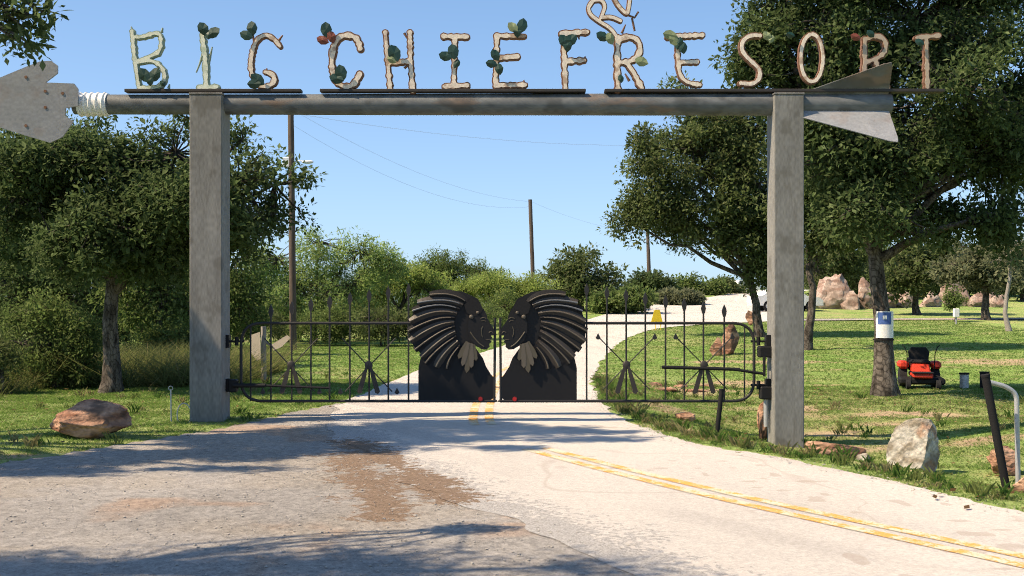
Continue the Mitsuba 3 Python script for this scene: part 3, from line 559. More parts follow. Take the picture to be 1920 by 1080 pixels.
prock('large rust red boulder on the grass left of the left post', 92, 244, 748, 13.4, 3, rz=.3, sink=.2, rough=.16, dep=.7)
prock('pale lichen covered boulder leaning on the grass at right', 1662, 1766, 784, 12.6, 8, mat='m_pale_rock', rough=.16, tall=.22, dep=.7, sink=.1, cuts=18)
prock('small orange stone on the grass under the right gate leaf', 1266, 1304, 772, 16.2, 5, name='stone', sub=3)
prock('rough mottled stone against the base of the right post', 1420, 1446, 752, 15.7, 6, name='stone', sub=3, tall=.1, dep=1.2)
prock('flat pinkish ledge rock behind the right post', 1508, 1628, 826, 13.9, 7, dep=.5, sink=.7, name='ledge_rock', rough=.12)
prock('small pink stone in the grass below the flat ledge rock', 1530, 1566, 840, 13.1, 9, name='stone', sub=3)
prock('low tan stone between the ledge rock and the pale boulder', 1592, 1640, 850, 12.8, 10, name='stone', sub=3, sink=.6, mat='m_pale_rock')
prock('pinkish boulder behind the bent grey pipe at right', 1856, 1916, 834, 12.5, 12, dep=.9)
prock('tan boulder at the lower right corner by the black pole', 1893, 1985, 885, 10.5, 13, dep=.8, mat='m_red_rock')
prock('upright red rock on the lawn behind the right gate leaf', 1350, 1386, 606, 37, 14, dep=1.0, tall=.05, sub=3)
prock('small red rock left of the upright red rock', 1330, 1354, 632, 36.5, 15, name='stone', sub=3)
prock('red rock beside the thin oak trunk on the hill road', 1398, 1416, 582, 55, 16, sub=3)
for a in [('big tilted far pink rock right of the right post', 1526, 1596, 513, 74, 17, .35, 1.0), ('lower far pink rock propped against the big tilted one', 1576, 1612, 545, 73, 31, .1, 1.0), ('narrow upright far pink rock left of the notice trunk', 1606, 1640, 519, 74, 18, .25, .9),
          ('low far pink rock hidden partly by the notice trunk', 1632, 1680, 540, 75, 32, .1, .8), ('low far pink rock right of the notice trunk', 1668, 1724, 543, 76, 19, .1, .8), ('far dusky pink rock left of the leafy sapling', 1722, 1768, 545, 77, 20, .15, .8),
          ('tall far pink rock behind the leafy sapling', 1764, 1818, 522, 78, 21, .3, .9), ('low far pinkish rock right of the leafy sapling', 1812, 1868, 540, 77, 22, .1, .8), ('small far pink rock near the pale bare trunk', 1856, 1890, 552, 76, 33, .1, .8)]:
    prock(a[0], *a[1:6], sub=3, mat='m_pink_rock', tall=a[6], dep=a[7], sink=.5, rough=.34, cuts=9)
prock('pale far rock at the foot of the dark round tree', 1152, 1172, 566, 70, 23, sub=3, name='stone')
prock('tan far rock beside the hill road under the bushes', 1245, 1262, 562, 92, 24, sub=3, name='stone')
r = rng(5)
for k, (px, d) in enumerate([(1225, 25.2), (1248, 24.0), (1275, 25.6), (1300, 24.4), (1322, 25.8)]):
    x = (px - 960) / F * d; s = .13 + .12 * r.rand()
    rock(('leftmost', 'second', 'middle', 'fourth', 'rightmost')[k] + ' flat pink slab sunk in the bare lawn behind the right gate leaf', (x, d), (s * 1.4, s, .07), 90 + k, name='flat_stone', sub=2, sink=.9, group='flat stones in the bare patch')

# ------------------------------------------------------------------ gate posts and arrow beam
def post(label, px0, px1, zb):
    x0, x1 = (px0 - 960) / F * 15.0, (px1 - 960) / F * 15.0
    k = thing('gate_post', label, 'gate post')
    obj('shaft', box(x0, x1, 15.0, 15.44, zb - .3, 4.50, .012), 'm_post', k)
    obj('cap', box(x0 - .008, x1 + .008, 14.992, 15.448, 4.50, 4.525, .006), 'm_post', k)
    return k
post('tall grey left gate post with leaf shadows near its foot', 355, 416, 0.0)
post('tall grey right gate post beside the mottled stone', 1452, 1508, -.34)
BY, BZ, BR = 15.22, float(at(0, 196, 15.22)[2]), .158
beam = thing('arrow_beam', 'long weathered steel pipe shaped as an arrow across both posts', 'beam')
bp = np.array([[X, BY, BZ] for X in np.linspace(at(140, 0, BY)[0], at(1668, 0, BY)[0], 60)])
obj('pipe', tube(bp, BR * np.linspace(.86, 1.0, 60).clip(max=1.0), 28), 'm_pipe', beam, smooth=40)
ah = pxpoly([(-240, 200), (-120, 178), (0, 157), (60, 132), (86, 122), (106, 121), (117, 129), (117, 142), (104, 152), (92, 161), (148, 163), (155, 172), (155, 202), (132, 206), (131, 222), (146, 232), (126, 260), (104, 270), (60, 257), (0, 238), (-120, 219)], BY)
obj('arrowhead', extrude(ah.buffer(.01), BY - .19, BY - .165), 'm_plate', beam)
for px, py in ((96, 176), (96, 206), (60, 150), (60, 240), (128, 180)):
    c = at(px, py, BY); obj('bolt', tube([[c[0], BY - .20, c[2]], [c[0], BY - .182, c[2]]], .022, 6), 'm_rust_brown', beam)
obj('band', tube([[at(150, 0, BY)[0], BY, BZ], [at(204, 0, BY)[0], BY, BZ]], BR * .97, 28), 'm_white', beam, smooth=40)
for X in (152, 163, 174, 186, 198):
    th = np.linspace(0, 2 * np.pi, 29); xx = at(X, 0, BY)[0]
    obj('binding', tube(np.stack([xx + 0 * th, BY + BR * .98 * np.cos(th), BZ + BR * .98 * np.sin(th)], 1), .017, 6, caps=False), 'm_white', beam, smooth=True)
def vane(u, L0, L1, w0, w1, mat, lab):
    u = np.array(u, float); u /= np.linalg.norm(u); nrm = np.cross([1, 0, 0], u)
    out = [(L0, .10), (L1 - .12, w0), (L1 - .02, w0 + .02), (L1, w1 * .5 + w0 * .5), (L1 + .03, .14)]
    v = []
    for s in (-.006, .006):
        for X, w in out: v.append(np.array([X, BY, BZ]) + u * w + nrm * s)
        v.append(np.array([L1 + .03, BY, BZ]) + u * .10 + nrm * s)
    k = obj('vane', trimesh.Trimesh(v).convex_hull, mat, beam); tag(k, lab)
xv0, xv1 = at(1500, 0, 15)[0], at(1668, 0, 15)[0]
vane((0, -.58, .81), xv0 - .12, xv1, .60, .55, 'm_pipe', 'upper tail vane facing down')
vane((0, -.70, -.71), xv0 - .38, xv1, .84, .72, 'm_plate', 'pale grey lower tail vane')
vane((0, .62, .78), xv0 - .1, xv1, .50, .45, 'm_pipe', 'rear tail vane')

# ------------------------------------------------------------------ letters
LY = 15.14
def letter(word, ch, strokes, w=7.0, face='m_cream', edge='m_rust_brown', lv=(), twig=(), seed=0, jag=1.5):
    r = rng(seed + 400); pls = []
    w = w * .88
    for s in strokes:
        p = np.array([at(a, b, LY)[[0, 2]] for a, b in s])
        L = LineString(p); n = max(4, int(L.length / .03))
        q = np.array([L.interpolate(t, normalized=True).coords[0] for t in np.linspace(0, 1, n)])
        if len(s) > 3:
            from scipy.ndimage import gaussian_filter1d
            a0, a1 = q[0].copy(), q[-1].copy(); closed_ = np.allclose(a0, a1)
            q = gaussian_filter1d(q, 2.0, axis=0, mode='wrap' if closed_ else 'nearest')
            if not closed_: q[0], q[-1] = a0, a1
            else: q[-1] = q[0]
        wd = w / F * LY
        pls += [Point(*c).buffer(wd * (1 + jag * .34 * (r.rand() - .5)), 4) for c in q] + [LineString(q).buffer(wd * .86, cap_style=2)]
    body = unary_union(pls).simplify(.004)
    key = obj(f'letter', extrude(body, LY - .035, LY + .035), edge, word); tag(key, f'letter {ch}')
    fc = body.buffer(-wd * .40).simplify(.003)
    if not fc.is_empty: obj('face', extrude(fc, LY - .046, LY - .034), face, key)
    for t in twig:
        p = np.array([at(a, b, LY - .02) for a, b in t]); p = bend(p, .05, 4) if len(p) > 2 else p
        obj('twig', tube(p, np.linspace(.022, .010, len(p)), 6), edge, key, smooth=True)
    for (a, b, sc, ang, m) in lv:
        c = at(a, b, LY - .075)
        pts = np.array([(0, -1), (.5, -.55), (.72, .05), (.5, .7), (0, 1.05), (-.5, .7), (-.72, .05), (-.5, -.55)]) * sc / F * LY
        ca, sa = math.cos(ang), math.sin(ang); pts = pts @ np.array([[ca, sa], [-sa, ca]])
        v = [[c[0] + x, c[1] - .02 * r.rand() - abs(x) * .25, c[2] + z] for x, z in pts] + [[c[0], c[1] - .035, c[2]]]
        v += [[x, y + .012, z] for x, y, z in v]
        k8 = np.arange(8); k9 = (k8 + 1) % 8
        f = np.vstack([np.stack([k8, k9, k8 * 0 + 8], 1), np.stack([k9 + 9, k8 + 9, k8 * 0 + 17], 1), np.stack([k8, k8 + 9, k9], 1), np.stack([k9, k8 + 9, k9 + 9], 1)])
        obj('leaf', (np.array(v), f), {'g': 'm_metal_leaf', 'p': 'm_metal_leaf_pale', 'r': 'm_metal_leaf_red'}[m], key)
    return key
def word(label, px0, px1, py=171):
    k = thing('word_sign', label, 'sign lettering')
    a, b = at(px0, py, LY), at(px1, py, LY)
    obj('base_bar', box(a[0], b[0], LY - .07, LY + .07, BZ + BR - .01, BZ + BR + .032, .006), 'm_dark_plate', k)
    return k
w1 = word('pale greenish twig lettering BIG on the left of the beam', 236, 566)
letter(w1, 'B', [[(249, 60), (254, 110), (262, 166)], [(250, 70), (268, 72), (286, 64), (303, 61), (304, 80), (303, 99), (284, 106), (262, 116)], [(262, 118), (285, 113), (303, 123), (312, 140), (309, 158), (295, 166), (262, 166)]], 5.6, 'm_mint', 'm_grey_green', [(272, 142, 15, .5, 'g'), (291, 141, 15, -.5, 'g'), (282, 152, 10, 0, 'g'), (306, 157, 7, .8, 'g')], [[(249, 60), (246, 50)], [(303, 61), (305, 52)], [(316, 166), (318, 158)]], 1)
letter(w1, 'I', [[(380, 64), (386, 110), (388, 164)], [(374, 165), (408, 164)]], 6.6, 'm_mint', 'm_grey_green', [(382, 55, 14, .5, 'g'), (400, 62, 14, -1.0, 'g'), (392, 66, 9, -.2, 'g')], [[(383, 92), (376, 116), (368, 136)], [(391, 120), (398, 88)]], 2)
letter(w1, 'G', [[(526, 88), (516, 74), (498, 64), (482, 74), (473, 100), (470, 128), (477, 152), (492, 165), (512, 162), (519, 146), (512, 138), (498, 136)]], 6.6, 'm_cream', 'm_rust_brown', [(473, 54, 14, .1, 'g'), (463, 67, 13, 1.2, 'g'), (484, 150, 15, .9, 'g'), (478, 158, 13, 1.6, 'g')], [[(520, 80), (530, 66)], [(500, 136), (500, 128)], [(478, 84), (472, 58)]], 3)
w2 = word('cream and rust twig lettering CHIEF in the middle of the beam', 601, 1098, 170)
letter(w2, 'C', [[(676, 92), (672, 72), (650, 65), (632, 72), (624, 95), (622, 125), (628, 152), (645, 166), (664, 162), (675, 140)]], 7.8, lv=[(612, 57, 15, .1, 'g'), (606, 76, 12, 1.2, 'r'), (622, 70, 12, .3, 'r'), (640, 138, 16, .2, 'g'), (632, 148, 14, 1.3, 'g')], seed=4)
letter(w2, 'H', [[(723, 62), (727, 110), (732, 168)], [(769, 62), (770, 110), (774, 170)], [(728, 118), (770, 116)]], 6.8, lv=[(740, 101, 17, .4, 'g'), (735, 112, 10, .9, 'p')], twig=[[(758, 62), (766, 76)], [(758, 128), (768, 120)]], seed=5)
letter(w2, 'I', [[(832, 69), (876, 70)], [(853, 70), (851, 164)], [(832, 163), (876, 161)]], 6.6, lv=[(850, 98, 15, .2, 'g'), (836, 106, 13, 1.3, 'g'), (856, 120, 9, -.5, 'g')], twig=[[(830, 62), (836, 70)]], seed=6)
letter(w2, 'E', [[(931, 68), (984, 69)], [(932, 68), (929, 162)], [(932, 110), (970, 107)], [(929, 161), (985, 160)]], 6.6, lv=[(979, 49, 14, -.2, 'g'), (962, 52, 12, .8, 'p'), (970, 60, 11, 0, 'g'), (929, 104, 12, .5, 'g'), (922, 120, 11, 1.4, 'g'), (936, 130, 11, .2, 'g')], twig=[[(984, 160), (982, 150)]], seed=7)
letter(w2, 'F', [[(1052, 64), (1102, 61)], [(1056, 64), (1060, 168)], [(1058, 116), (1096, 114)]], 7.0, lv=[(1058, 78, 14, .6, 'g'), (1070, 76, 14, -.8, 'g'), (1064, 86, 12, 0, 'g')], twig=[[(1092, 114), (1098, 106)], [(1084, 64), (1086, 74)]], seed=8)
w3 = word('cream twig lettering RESORT on the right running over the tail vane', 1133, 1768, 170)
letter(w3, 'R', [[(1158, 70), (1157, 110), (1158, 168)], [(1159, 76), (1178, 68), (1196, 74), (1202, 90), (1197, 107), (1180, 118), (1160, 118)], [(1174, 118), (1188, 138), (1203, 166)]], 7.6,
       lv=[(1130, 69, 13, 1.1, 'g'), (1144, 73, 12, .4, 'p'), (1203, 116, 13, 1.2, 'p'), (1164, 148, 8, .2, 'g')], twig=[[(1166, 62), (1173, 46)], [(1180, 152), (1172, 138)]], seed=9)
KR = used and [k for k in scene if k.startswith(w3 + '__letter') and k.count('__') == 1][-1]
for s in [[(1160, 76), (1145, 54), (1124, 42), (1106, 28), (1102, 14), (1110, 2), (1127, 0), (1135, 12), (1127, 34)], [(1127, 34), (1146, 32), (1163, 40)], [(1146, -14), (1156, 8), (1168, 22), (1176, 28), (1180, 8), (1181, -16)], [(1106, -14), (1114, 0), (1104, 14)]]:
    p = bend([at(a, b, LY) for a, b in s], .08, 5)
    b_ = LineString(p[:, [0, 2]]).buffer(.034); k = obj('branch', extrude(b_, LY - .03, LY + .03), 'm_rust_brown', w3)
    obj('face', extrude(b_.buffer(-.013), LY - .04, LY - .029), 'm_cream', k)
for s in [[(1176, 28), (1190, 33), (1197, 22)], [(1185, 34), (1190, 58)], [(1195, -4), (1210, -2)]]:
    obj('twig', tube([at(a, b, LY) for a, b in s], .016, 6), 'm_rust_brown', w3, smooth=True)
letter(w3, 'E', [[(1252, 70), (1316, 67)], [(1270, 72), (1270, 110), (1273, 140), (1284, 156), (1312, 160)], [(1273, 118), (1306, 117)]], 6.4, lv=[(1256, 66, 13, 1.4, 'p'), (1264, 76, 13, .7, 'p'), (1280, 90, 12, .2, 'g'), (1272, 82, 12, -.3, 'g')], seed=10)
letter(w3, 'S', [[(1424, 68), (1406, 66), (1389, 78), (1389, 98), (1406, 115), (1424, 130), (1426, 147), (1412, 160), (1388, 157)]], 6.6, lv=[(1438, 68, 10, .6, 'p'), (1446, 74, 8, -.4, 'p')], seed=11, jag=.4)
letter(w3, 'O', [[(1521 + 21 * math.sin(t), 110 - 47 * math.cos(t)) for t in np.linspace(0, 2 * math.pi, 25)]], 6.0, lv=[(1482, 66, 8, 1.2, 'g')], seed=12, jag=.4)
letter(w3, 'R', [[(1620, 74), (1619, 166)], [(1620, 76), (1642, 66), (1658, 74), (1662, 92), (1650, 108), (1622, 118)], [(1640, 116), (1662, 166)]], 6.6, lv=[(1604, 70, 10, 1.2, 'r'), (1632, 64, 9, .8, 'g')], seed=13, face='m_dull_tan')
letter(w3, 'T', [[(1716, 72), (1758, 68)], [(1735, 74), (1737, 164)]], 6.4, lv=[(1724, 80, 9, 1.0, 'g')], seed=14, face='m_dull_tan')

# ------------------------------------------------------------------ gate leaves
GY = 15.25
def gp(px, py, dy=0.0): return at(px, py, GY) + np.array([0, dy, 0])
def leaf(label, mir):
    k = thing('gate_leaf', label, 'gate')
    X = (lambda px: 1866 - px) if mir else (lambda px: px)
    g = lambda px, py, dy=0.0: gp(X(px), py, dy)
    fr = bend([g(930, 755), g(930, 752), g(452, 752), g(452, 606), g(800, 606)], .30, 9)
    obj('frame', tube(fr[1:], .021, 10), 'm_gate_iron', k, smooth=40)
    obj('end_stile', tube([g(927, 752), g(928, 596)], .018, 8), 'm_gate_iron', k, smooth=40)
    tops = np.interp(range(9), [0, 8], [594, 548])
    for i, px in enumerate([470, 508, 547, 583, 618, 656, 692, 728, 766]):
        y0 = 606 if i == 0 else tops[i]
        obj('bar', tube([g(px, 752), g(px, y0 if i else 608)], .0125 if i else .011, 8), 'm_gate_iron', k, smooth=40)
        if i:
            c = g(px, y0 - 4); s = np.array([(0, .10), (.024, .045), (.034, .0), (.022, -.05), (.012, -.075)])
            poly = Polygon([(c[0] + a, c[2] + b) for a, b in s] + [(c[0] - a, c[2] + b) for a, b in s[::-1]])
            obj('spear_head', extrude(poly, GY - .014, GY + .014), 'm_gate_iron', k)
    for px in (547, 692):                    # crossed arrows with two hanging feathers
        o = obj('crossed_arrows', cat([tube([g(px - s * 44, 734 if not mir else 730, -.045), g(px + s * 50, 634, -.045)], .0085, 6) for s in (-1, 1)] +
                [extrude(Polygon([(c[0] + a, c[2] + b) for a, b in ((0, .05), (.035, -.02), (.012, -.04), (-.012, -.04), (-.035, -.02))]), GY - .056, GY - .036) for c in [g(px + s * 53, 631 if mir else 733) for s in (-1, 1)]]), 'm_gate_iron', k)
        for s in (-1, 1):
            a, b = g(px + s * 2, 682, -.06), g(px + s * 17, 735, -.06); d = (b - a)[[0, 2]]; nn = np.array([-d[1], d[0]]) / np.linalg.norm(d); a2, b2 = a[[0, 2]], b[[0, 2]]
            pts = [a2 - nn * .012, a2 + d * .45 - nn * .030, b2 - nn * .034, b2 + d * .06, b2 + nn * .034, a2 + d * .45 + nn * .030, a2 + nn * .012]
            obj('feather', extrude(Polygon(pts), GY - .066, GY - .054), 'm_dark_plate', k)
        obj('knot', ball(g(px, 684, -.05), (.055, .02, .06), 2), 'm_dark_plate', k, smooth=True)
    for px in (452,):
        for py in (640, 722):
            obj('hinge', cat([tube([g(px - 26, py), g(px + 6, py)], .016, 8), tube([g(px - 8, py - 8), g(px - 8, py + 8)], .026, 10), box(*sorted((g(px - 30, py)[0], g(px - 21, py)[0])), GY - .06, GY + .06, g(px, py + 12)[2], g(px, py - 12)[2])]), 'm_black', k)
    # the black panel and the profile head in its feathered bonnet
    pan = [(785, 752), (785, 690), (792, 660), (870, 640), (893, 655), (905, 672), (911, 688), (920, 702), (928, 712), (929, 735), (924, 747), (912, 752)]
    obj('panel', extrude(Polygon([tuple(g(a, b)[[0, 2]]) for a, b in pan]).buffer(.004), GY - .012, GY + .012), 'm_black', k)
    c0 = np.array([872, 608]); hub = []
    arcs = [([(877, 568), (860, 553), (836, 548), (806, 553)], 0), ([(868, 572), (845, 560), (815, 561), (783, 568)], 1), ([(862, 580), (838, 568), (805, 570), (774, 583)], 1), ([(857, 588), (830, 579), (800, 585), (769, 603)], 0), ([(853, 596), (828, 592), (800, 601), (766, 621)], 0), ([(852, 604), (828, 604), (802, 616), (769, 640)], 0),
            ([(853, 612), (832, 616), (808, 632), (778, 656)], 0), ([(854, 621), (836, 628), (815, 646), (790, 670)], 0), ([(856, 630), (838, 640), (815, 658), (798, 681)], 0), ([(859, 639), (844, 650), (828, 666), (818, 688)], 0), ([(863, 647), (851, 660), (840, 674), (838, 691)], 0)]
    back = [(880, 553), (866, 547), (846, 542), (812, 545), (783, 559), (770, 576), (764, 595), (761, 612), (761, 630), (765, 645), (776, 658), (788, 671), (806, 684), (830, 692), (846, 693), (872, 668), (888, 655), (895, 640), (900, 610), (908, 592), (904, 577), (896, 561)]
    back = [(866 + (a - 866) * .92, 612 + (b - 612) * .94) if a < 862 else (a, b) for a, b in back]
    obj('bonnet_back', extrude(Polygon([tuple(g(a, b)[[0, 2]]) for a, b in back]).buffer(.005), GY - .020, GY - .012), 'm_black', k)
    r = rng(7)
    for i, (ctl, grey) in enumerate(arcs):
        q4 = np.array(ctl, float); t = np.linspace(0, 1, 12)[:, None]
        cc4 = (1 - t) ** 3 * q4[0] + 3 * t * (1 - t) ** 2 * q4[1] + 3 * t * t * (1 - t) * q4[2] + t ** 3 * q4[3]; cx, cy = cc4[:, 0], cc4[:, 1]; t = t[:, 0]
        p3 = np.array([g(u, v) for u, v in zip(cx, cy)]); p2 = p3[:, [0, 2]]
        tn = np.gradient(p2, axis=0); tn /= np.linalg.norm(tn, axis=1, keepdims=True); nn = np.stack([-tn[:, 1], tn[:, 0]], 1)
        wd = (.022 + .046 * np.sin(np.pi * np.clip(t * .72 + .12, 0, 1)))[:, None]
        lo, hi = p2 - nn * wd, p2 + nn * wd; ridge = np.column_stack([p2[:, 0], np.full(12, GY - .052), p2[:, 1]])
        lo3, hi3 = np.column_stack([lo[:, 0], np.full(12, GY - .021), lo[:, 1]]), np.column_stack([hi[:, 0], np.full(12, GY - .021), hi[:, 1]])
        v = np.vstack([lo3, ridge, hi3]); f = []
        for q in range(11):
            for o in (0, 12): f += [[o + q, o + q + 1, o + 12 + q], [o + q + 1, o + 13 + q, o + 12 + q]]
        v2 = v.copy(); v2[:, 1] = GY - .0205; n_ = len(v); f = np.array(f)
        fk = obj('bonnet_feather', (np.vstack([v, v2]), np.vstack([f, f[:, ::-1] + n_])), ('m_black_dull', 'm_feather_blade')[i % 2], k)
        rib = p3.copy(); rib[:, 1] = GY - .054
        obj('quill', tube(rib[1:], .0125 * np.linspace(.6, 1.15, 11), 6), 'm_feather_grey' if grey else 'm_feather', fk, smooth=True)
    brow = [(872, 572), (884, 560), (898, 566), (905, 580), (898, 590), (886, 592), (876, 586)]
    obj('head_band', extrude(Polygon([tuple(g(a, b)[[0, 2]]) for a, b in brow]).buffer(.008), GY - .06, GY - .022), 'm_black_dull', k)
    face = [(884, 590), (900, 577), (907, 580), (912, 590), (914, 598), (918, 605), (924, 614), (928.5, 624), (926, 628), (920, 629), (923, 634), (918.5, 637), (921.5, 641), (917, 644), (918, 650), (912, 655), (903, 654), (893, 648), (884, 638), (878, 622), (878, 604)]
    fkey = obj('face', extrude(Polygon([tuple(g(a, b)[[0, 2]]) for a, b in face]).buffer(.003), GY - .055, GY - .021), 'm_black', k)
    for st, wdt in ([[(882, 622), (890, 634), (900, 645), (908, 650)], .009], [[(901, 597), (908, 595), (912, 598)], .006], [[(903, 602), (908, 601), (911, 603)], .005], [[(917, 624), (921, 620), (925, 625)], .005], [[(911, 637), (919, 637)], .005], [[(905, 612), (902, 622), (905, 632)], .006]):
        obj('contour', tube(bend([g(a, b, -.056) for a, b in st], .04, 4), wdt, 6), 'm_skin_paint', fkey, smooth=True)
    for a, b, s in ((884, 594, 4), (896, 586, 3)):
        obj('rosette', ball(g(a, b, -.06), (s / F * GY, .016, s / F * GY), 2), 'm_feather', k, smooth=True)
    for n_, (a0, b0, a1, b1, w_) in enumerate([(876, 640, 860, 672, 4.5), (879, 642, 867, 686, 4.5), (882, 643, 875, 699, 5), (885, 644, 884, 690, 4.5), (888, 645, 893, 676, 4)]):
        a2, b2 = g(a0, b0)[[0, 2]], g(a1, b1)[[0, 2]]; d_ = b2 - a2; q_ = np.array([-d_[1], d_[0]]) / np.linalg.norm(d_) * w_ / F * GY
        y_ = GY - .060 - .004 * (n_ % 2)
        lk = obj('side_lock', extrude(Polygon([a2 - q_ * .5, a2 + d_ * .5 - q_, b2 - d_ * .12 - q_ * .9, b2, b2 - d_ * .12 + q_ * .9, a2 + d_ * .5 + q_, a2 + q_ * .5]), y_ - .008, y_), ('m_skin_paint', 'm_feather')[n_ % 2], k)
    obj('reflector', tube([g(901, 748, -.03), g(901, 748, -.012)], .030, 14), 'm_reflector', k)
    return k
leaf('left black iron gate leaf with a feathered bonnet profile facing right', False)
leaf('right black iron gate leaf with a feathered bonnet profile facing left', True)

# gate openers
k = thing('gate_opener', 'black arm and motor linking the left post to its gate leaf', 'gate opener')
obj('motor', box(gp(430, 0)[0], gp(446, 0)[0], GY - .09, GY + .05, gp(0, 735)[2], gp(0, 711)[2], .015), 'm_black', k)
obj('arm', cat([tube([gp(440, 722, -.1), gp(500, 722, -.08)], .030, 10), tube([gp(498, 722, -.08), gp(618, 727, -.05)], .016, 8)]), 'm_black', k, smooth=40)
k = thing('gate_opener', 'black boxes and arm linking the right post to its gate leaf', 'gate opener')
obj('box', box(gp(1421, 0)[0], gp(1446, 0)[0], GY - .10, GY + .06, gp(0, 670)[2], gp(0, 649)[2], .015), 'm_black', k)
obj('motor', box(gp(1424, 0)[0], gp(1447, 0)[0], GY - .10, GY + .06, gp(0, 748)[2], gp(0, 724)[2], .015), 'm_black', k)
obj('pipe', tube([gp(1436, 735), gp(1437, 800)], .035, 10), 'm_galv', k, smooth=40)
obj('arm', cat([tube([gp(1430, 700, -.1), gp(1366, 691, -.08)], .020, 8), tube([gp(1385, 692, -.08), gp(1240, 688, -.05)], .024, 8), tube([gp(1430, 668, -.1), gp(1430, 705, -.1)], .020, 8)]), 'm_black', k, smooth=40)

# ------------------------------------------------------------------ poles, wires, small posts
def upole(label, px0, py0, pxb, d, r0, r1, zbase=None):
    k = thing('utility_pole', label, 'utility pole'); a = at(px0, py0, d); b = foot(pxb, d)
    obj('shaft', tube([b - [0, 0, .3], (a + b) / 2, a], [r0, (r0 + r1) / 2, r1], 14), 'm_wood_pole', k, smooth=40); return k
k = upole('tall wooden utility pole rising behind the left gate leaf', 545, 196, 550, 40, .13, .105)
a = at(546, 306, 40); obj('lamp_arm', tube(bend([a + [0, 0, 0], a + [.3, -.05, .1], a + [.5, -.1, .05]], .1), .02, 6), 'm_galv', k); obj('lamp_head', ball(a + [.62, -.12, .03], (.22, .09, .07)), 'm_white', k, smooth=True)
obj('cross_bracket', box(a[0] - .3, a[0] - .05, 39.9, 40.1, a[2] - .15, a[2] + .2, .02), 'm_white', k)
k2 = upole('short tilted wooden pole above the yellow green trees', 994, 374, 1002, 66, .13, .115)
k3 = upole('far wooden pole on the hill by the small dark tree', 1214, 430, 1219, 84, .17, .12)
w_a, w_b, w_c = at(547, 205, 40), at(996, 378, 66), at(1215, 436, 84)
for i, (a, b, sag, lab) in enumerate([(w_a, w_b, .7, 'upper overhead wire from the tall pole to the short pole'), (w_a - [0, 0, .55], w_b - [0, 0, .3], 1.0, 'lower overhead wire from the tall pole to the short pole'), (w_b, w_c, .4, 'overhead wire from the short pole to the far hill pole'),
        (at(548, 212, 40), at(1500, 250, 60), .9, 'nearly level overhead wire crossing the sky under the beam')]):
    t = np.linspace(0, 1, 16)[:, None]; p = a * (1 - t) + b * t - np.array([0, 0, 1]) * (4 * sag * t * (1 - t))
    tag(obj('overhead_wire', tube(p, .0045, 4), 'm_galv'), lab, 'wire')
def leanpost(label, px0, py0, pxb, pyb, d, r, m='m_black_dull', name='leaning_post', dz=0):
    k = thing(name, label, 'post'); b, a = at(pxb, pyb, d), at(px0, py0, d + dz)
    u = (a - b) / np.linalg.norm(a - b)
    obj('shaft', tube([b - u * .25, a], r, 14), m, k, smooth=40); obj('cap', tube([a - u * .004, a + u * .02], r * 1.12, 14), m, k, smooth=40); return k
leanpost('thick black post leaning left beside the bent grey pipe', 1848, 706, 1890, 932, 10.75, .040)
leanpost('short dark leaning post before the right gate leaf', 1353, 732, 1345, 808, 14.6, .032)
k = thing('pipe_rail', 'galvanised pipe bent over like a hook behind the black post', 'pipe')
dd = 10.9; obj('tube', tube(bend([at(1852, 716, dd), at(1885, 724, dd), at(1906, 738, dd), at(1910, 960, dd)], .14, 7), .024, 12), 'm_galv', k, smooth=40)
obj('collar', tube([at(1909.5, 905, dd), at(1909.6, 912, dd)], .03, 12), 'm_galv', k)
k = thing('wire_stake', 'thin grey wire stake in the grass left of the left post', 'stake')
obj('rod', tube([at(321, 794, 15.1), at(320, 730, 15.1)], .010, 6), 'm_galv', k); obj('loop', tube([at(320 + 4 * math.cos(t), 728 + 4 * math.sin(t), 15.1) for t in np.linspace(0, 6.28, 13)], .006, 5, caps=False), 'm_galv', k)
tag(obj('wire_hoop', tube([at(345 + 13 * math.cos(t), 778 + 22 * math.sin(t), 15.0) for t in np.linspace(.6, 5.7, 20)], .008, 5), 'm_galv'), 'small wire hoop standing by the left post foot', 'wire hoop')
for i, (px, py, lab) in enumerate([(1808, 702, 'short grey capped stub post left of the leaning black post'), (1846, 700, 'short dark stub post behind the leaning black post top')]):
    k = thing('stub_post', lab, 'post'); b = foot(px, 25.5); h = EYE + (HOR - py) / F * 25.5 - b[2]
    obj('shaft', tube([b - [0, 0, .1], b + [0, 0, h]], .10, 16), 'm_galv' if i == 0 else 'm_black_dull', k, smooth=40); obj('cap', tube([b + [0, 0, h], b + [0, 0, h + .04]], .112, 16), 'm_black_dull', k, smooth=40)
# wooden direction sign behind the left gate
k = thing('wooden_sign', 'weathered wooden direction sign on a grey post behind the left gate', 'sign')
d = 23.6; b = foot(495, d)
obj('post', tube([b - [0, 0, .2], at(494, 612, d)], .055, 10), 'm_bark_pale', k, smooth=40)
obj('board', extrude(pxpoly([(472, 628), (489, 622), (491, 672), (483, 676), (473, 662)], d), d - .1, d - .07), 'm_sign_wood', k)
obj('board', extrude(pxpoly([(512, 645), (540, 628), (546, 634), (530, 650), (514, 657)], d), d - .1, d - .07), 'm_sign_wood', k)
obj('arm', tube([at(495, 640, d), at(516, 652, d)], .03, 8), 'm_bark_pale', k)
# yellow sign on the hill road
k = thing('yellow_sign', 'small yellow triangular caution sign at the edge of the hill road', 'sign'); d = 51.0; b = foot(1230, d)
obj('board', extrude(pxpoly([(1222, 603), (1228, 582), (1236, 582), (1241, 603)], d).buffer(.03), d - .02, d + .02), 'm_yellow', k)
obj('leg', tube([b - [0, 0, .1], at(1227, 590, d + .05)], .02, 6), 'm_yellow', k); obj('leg', tube([b + [.25, 0, -.1], at(1236, 590, d + .05)], .02, 6), 'm_yellow', k)
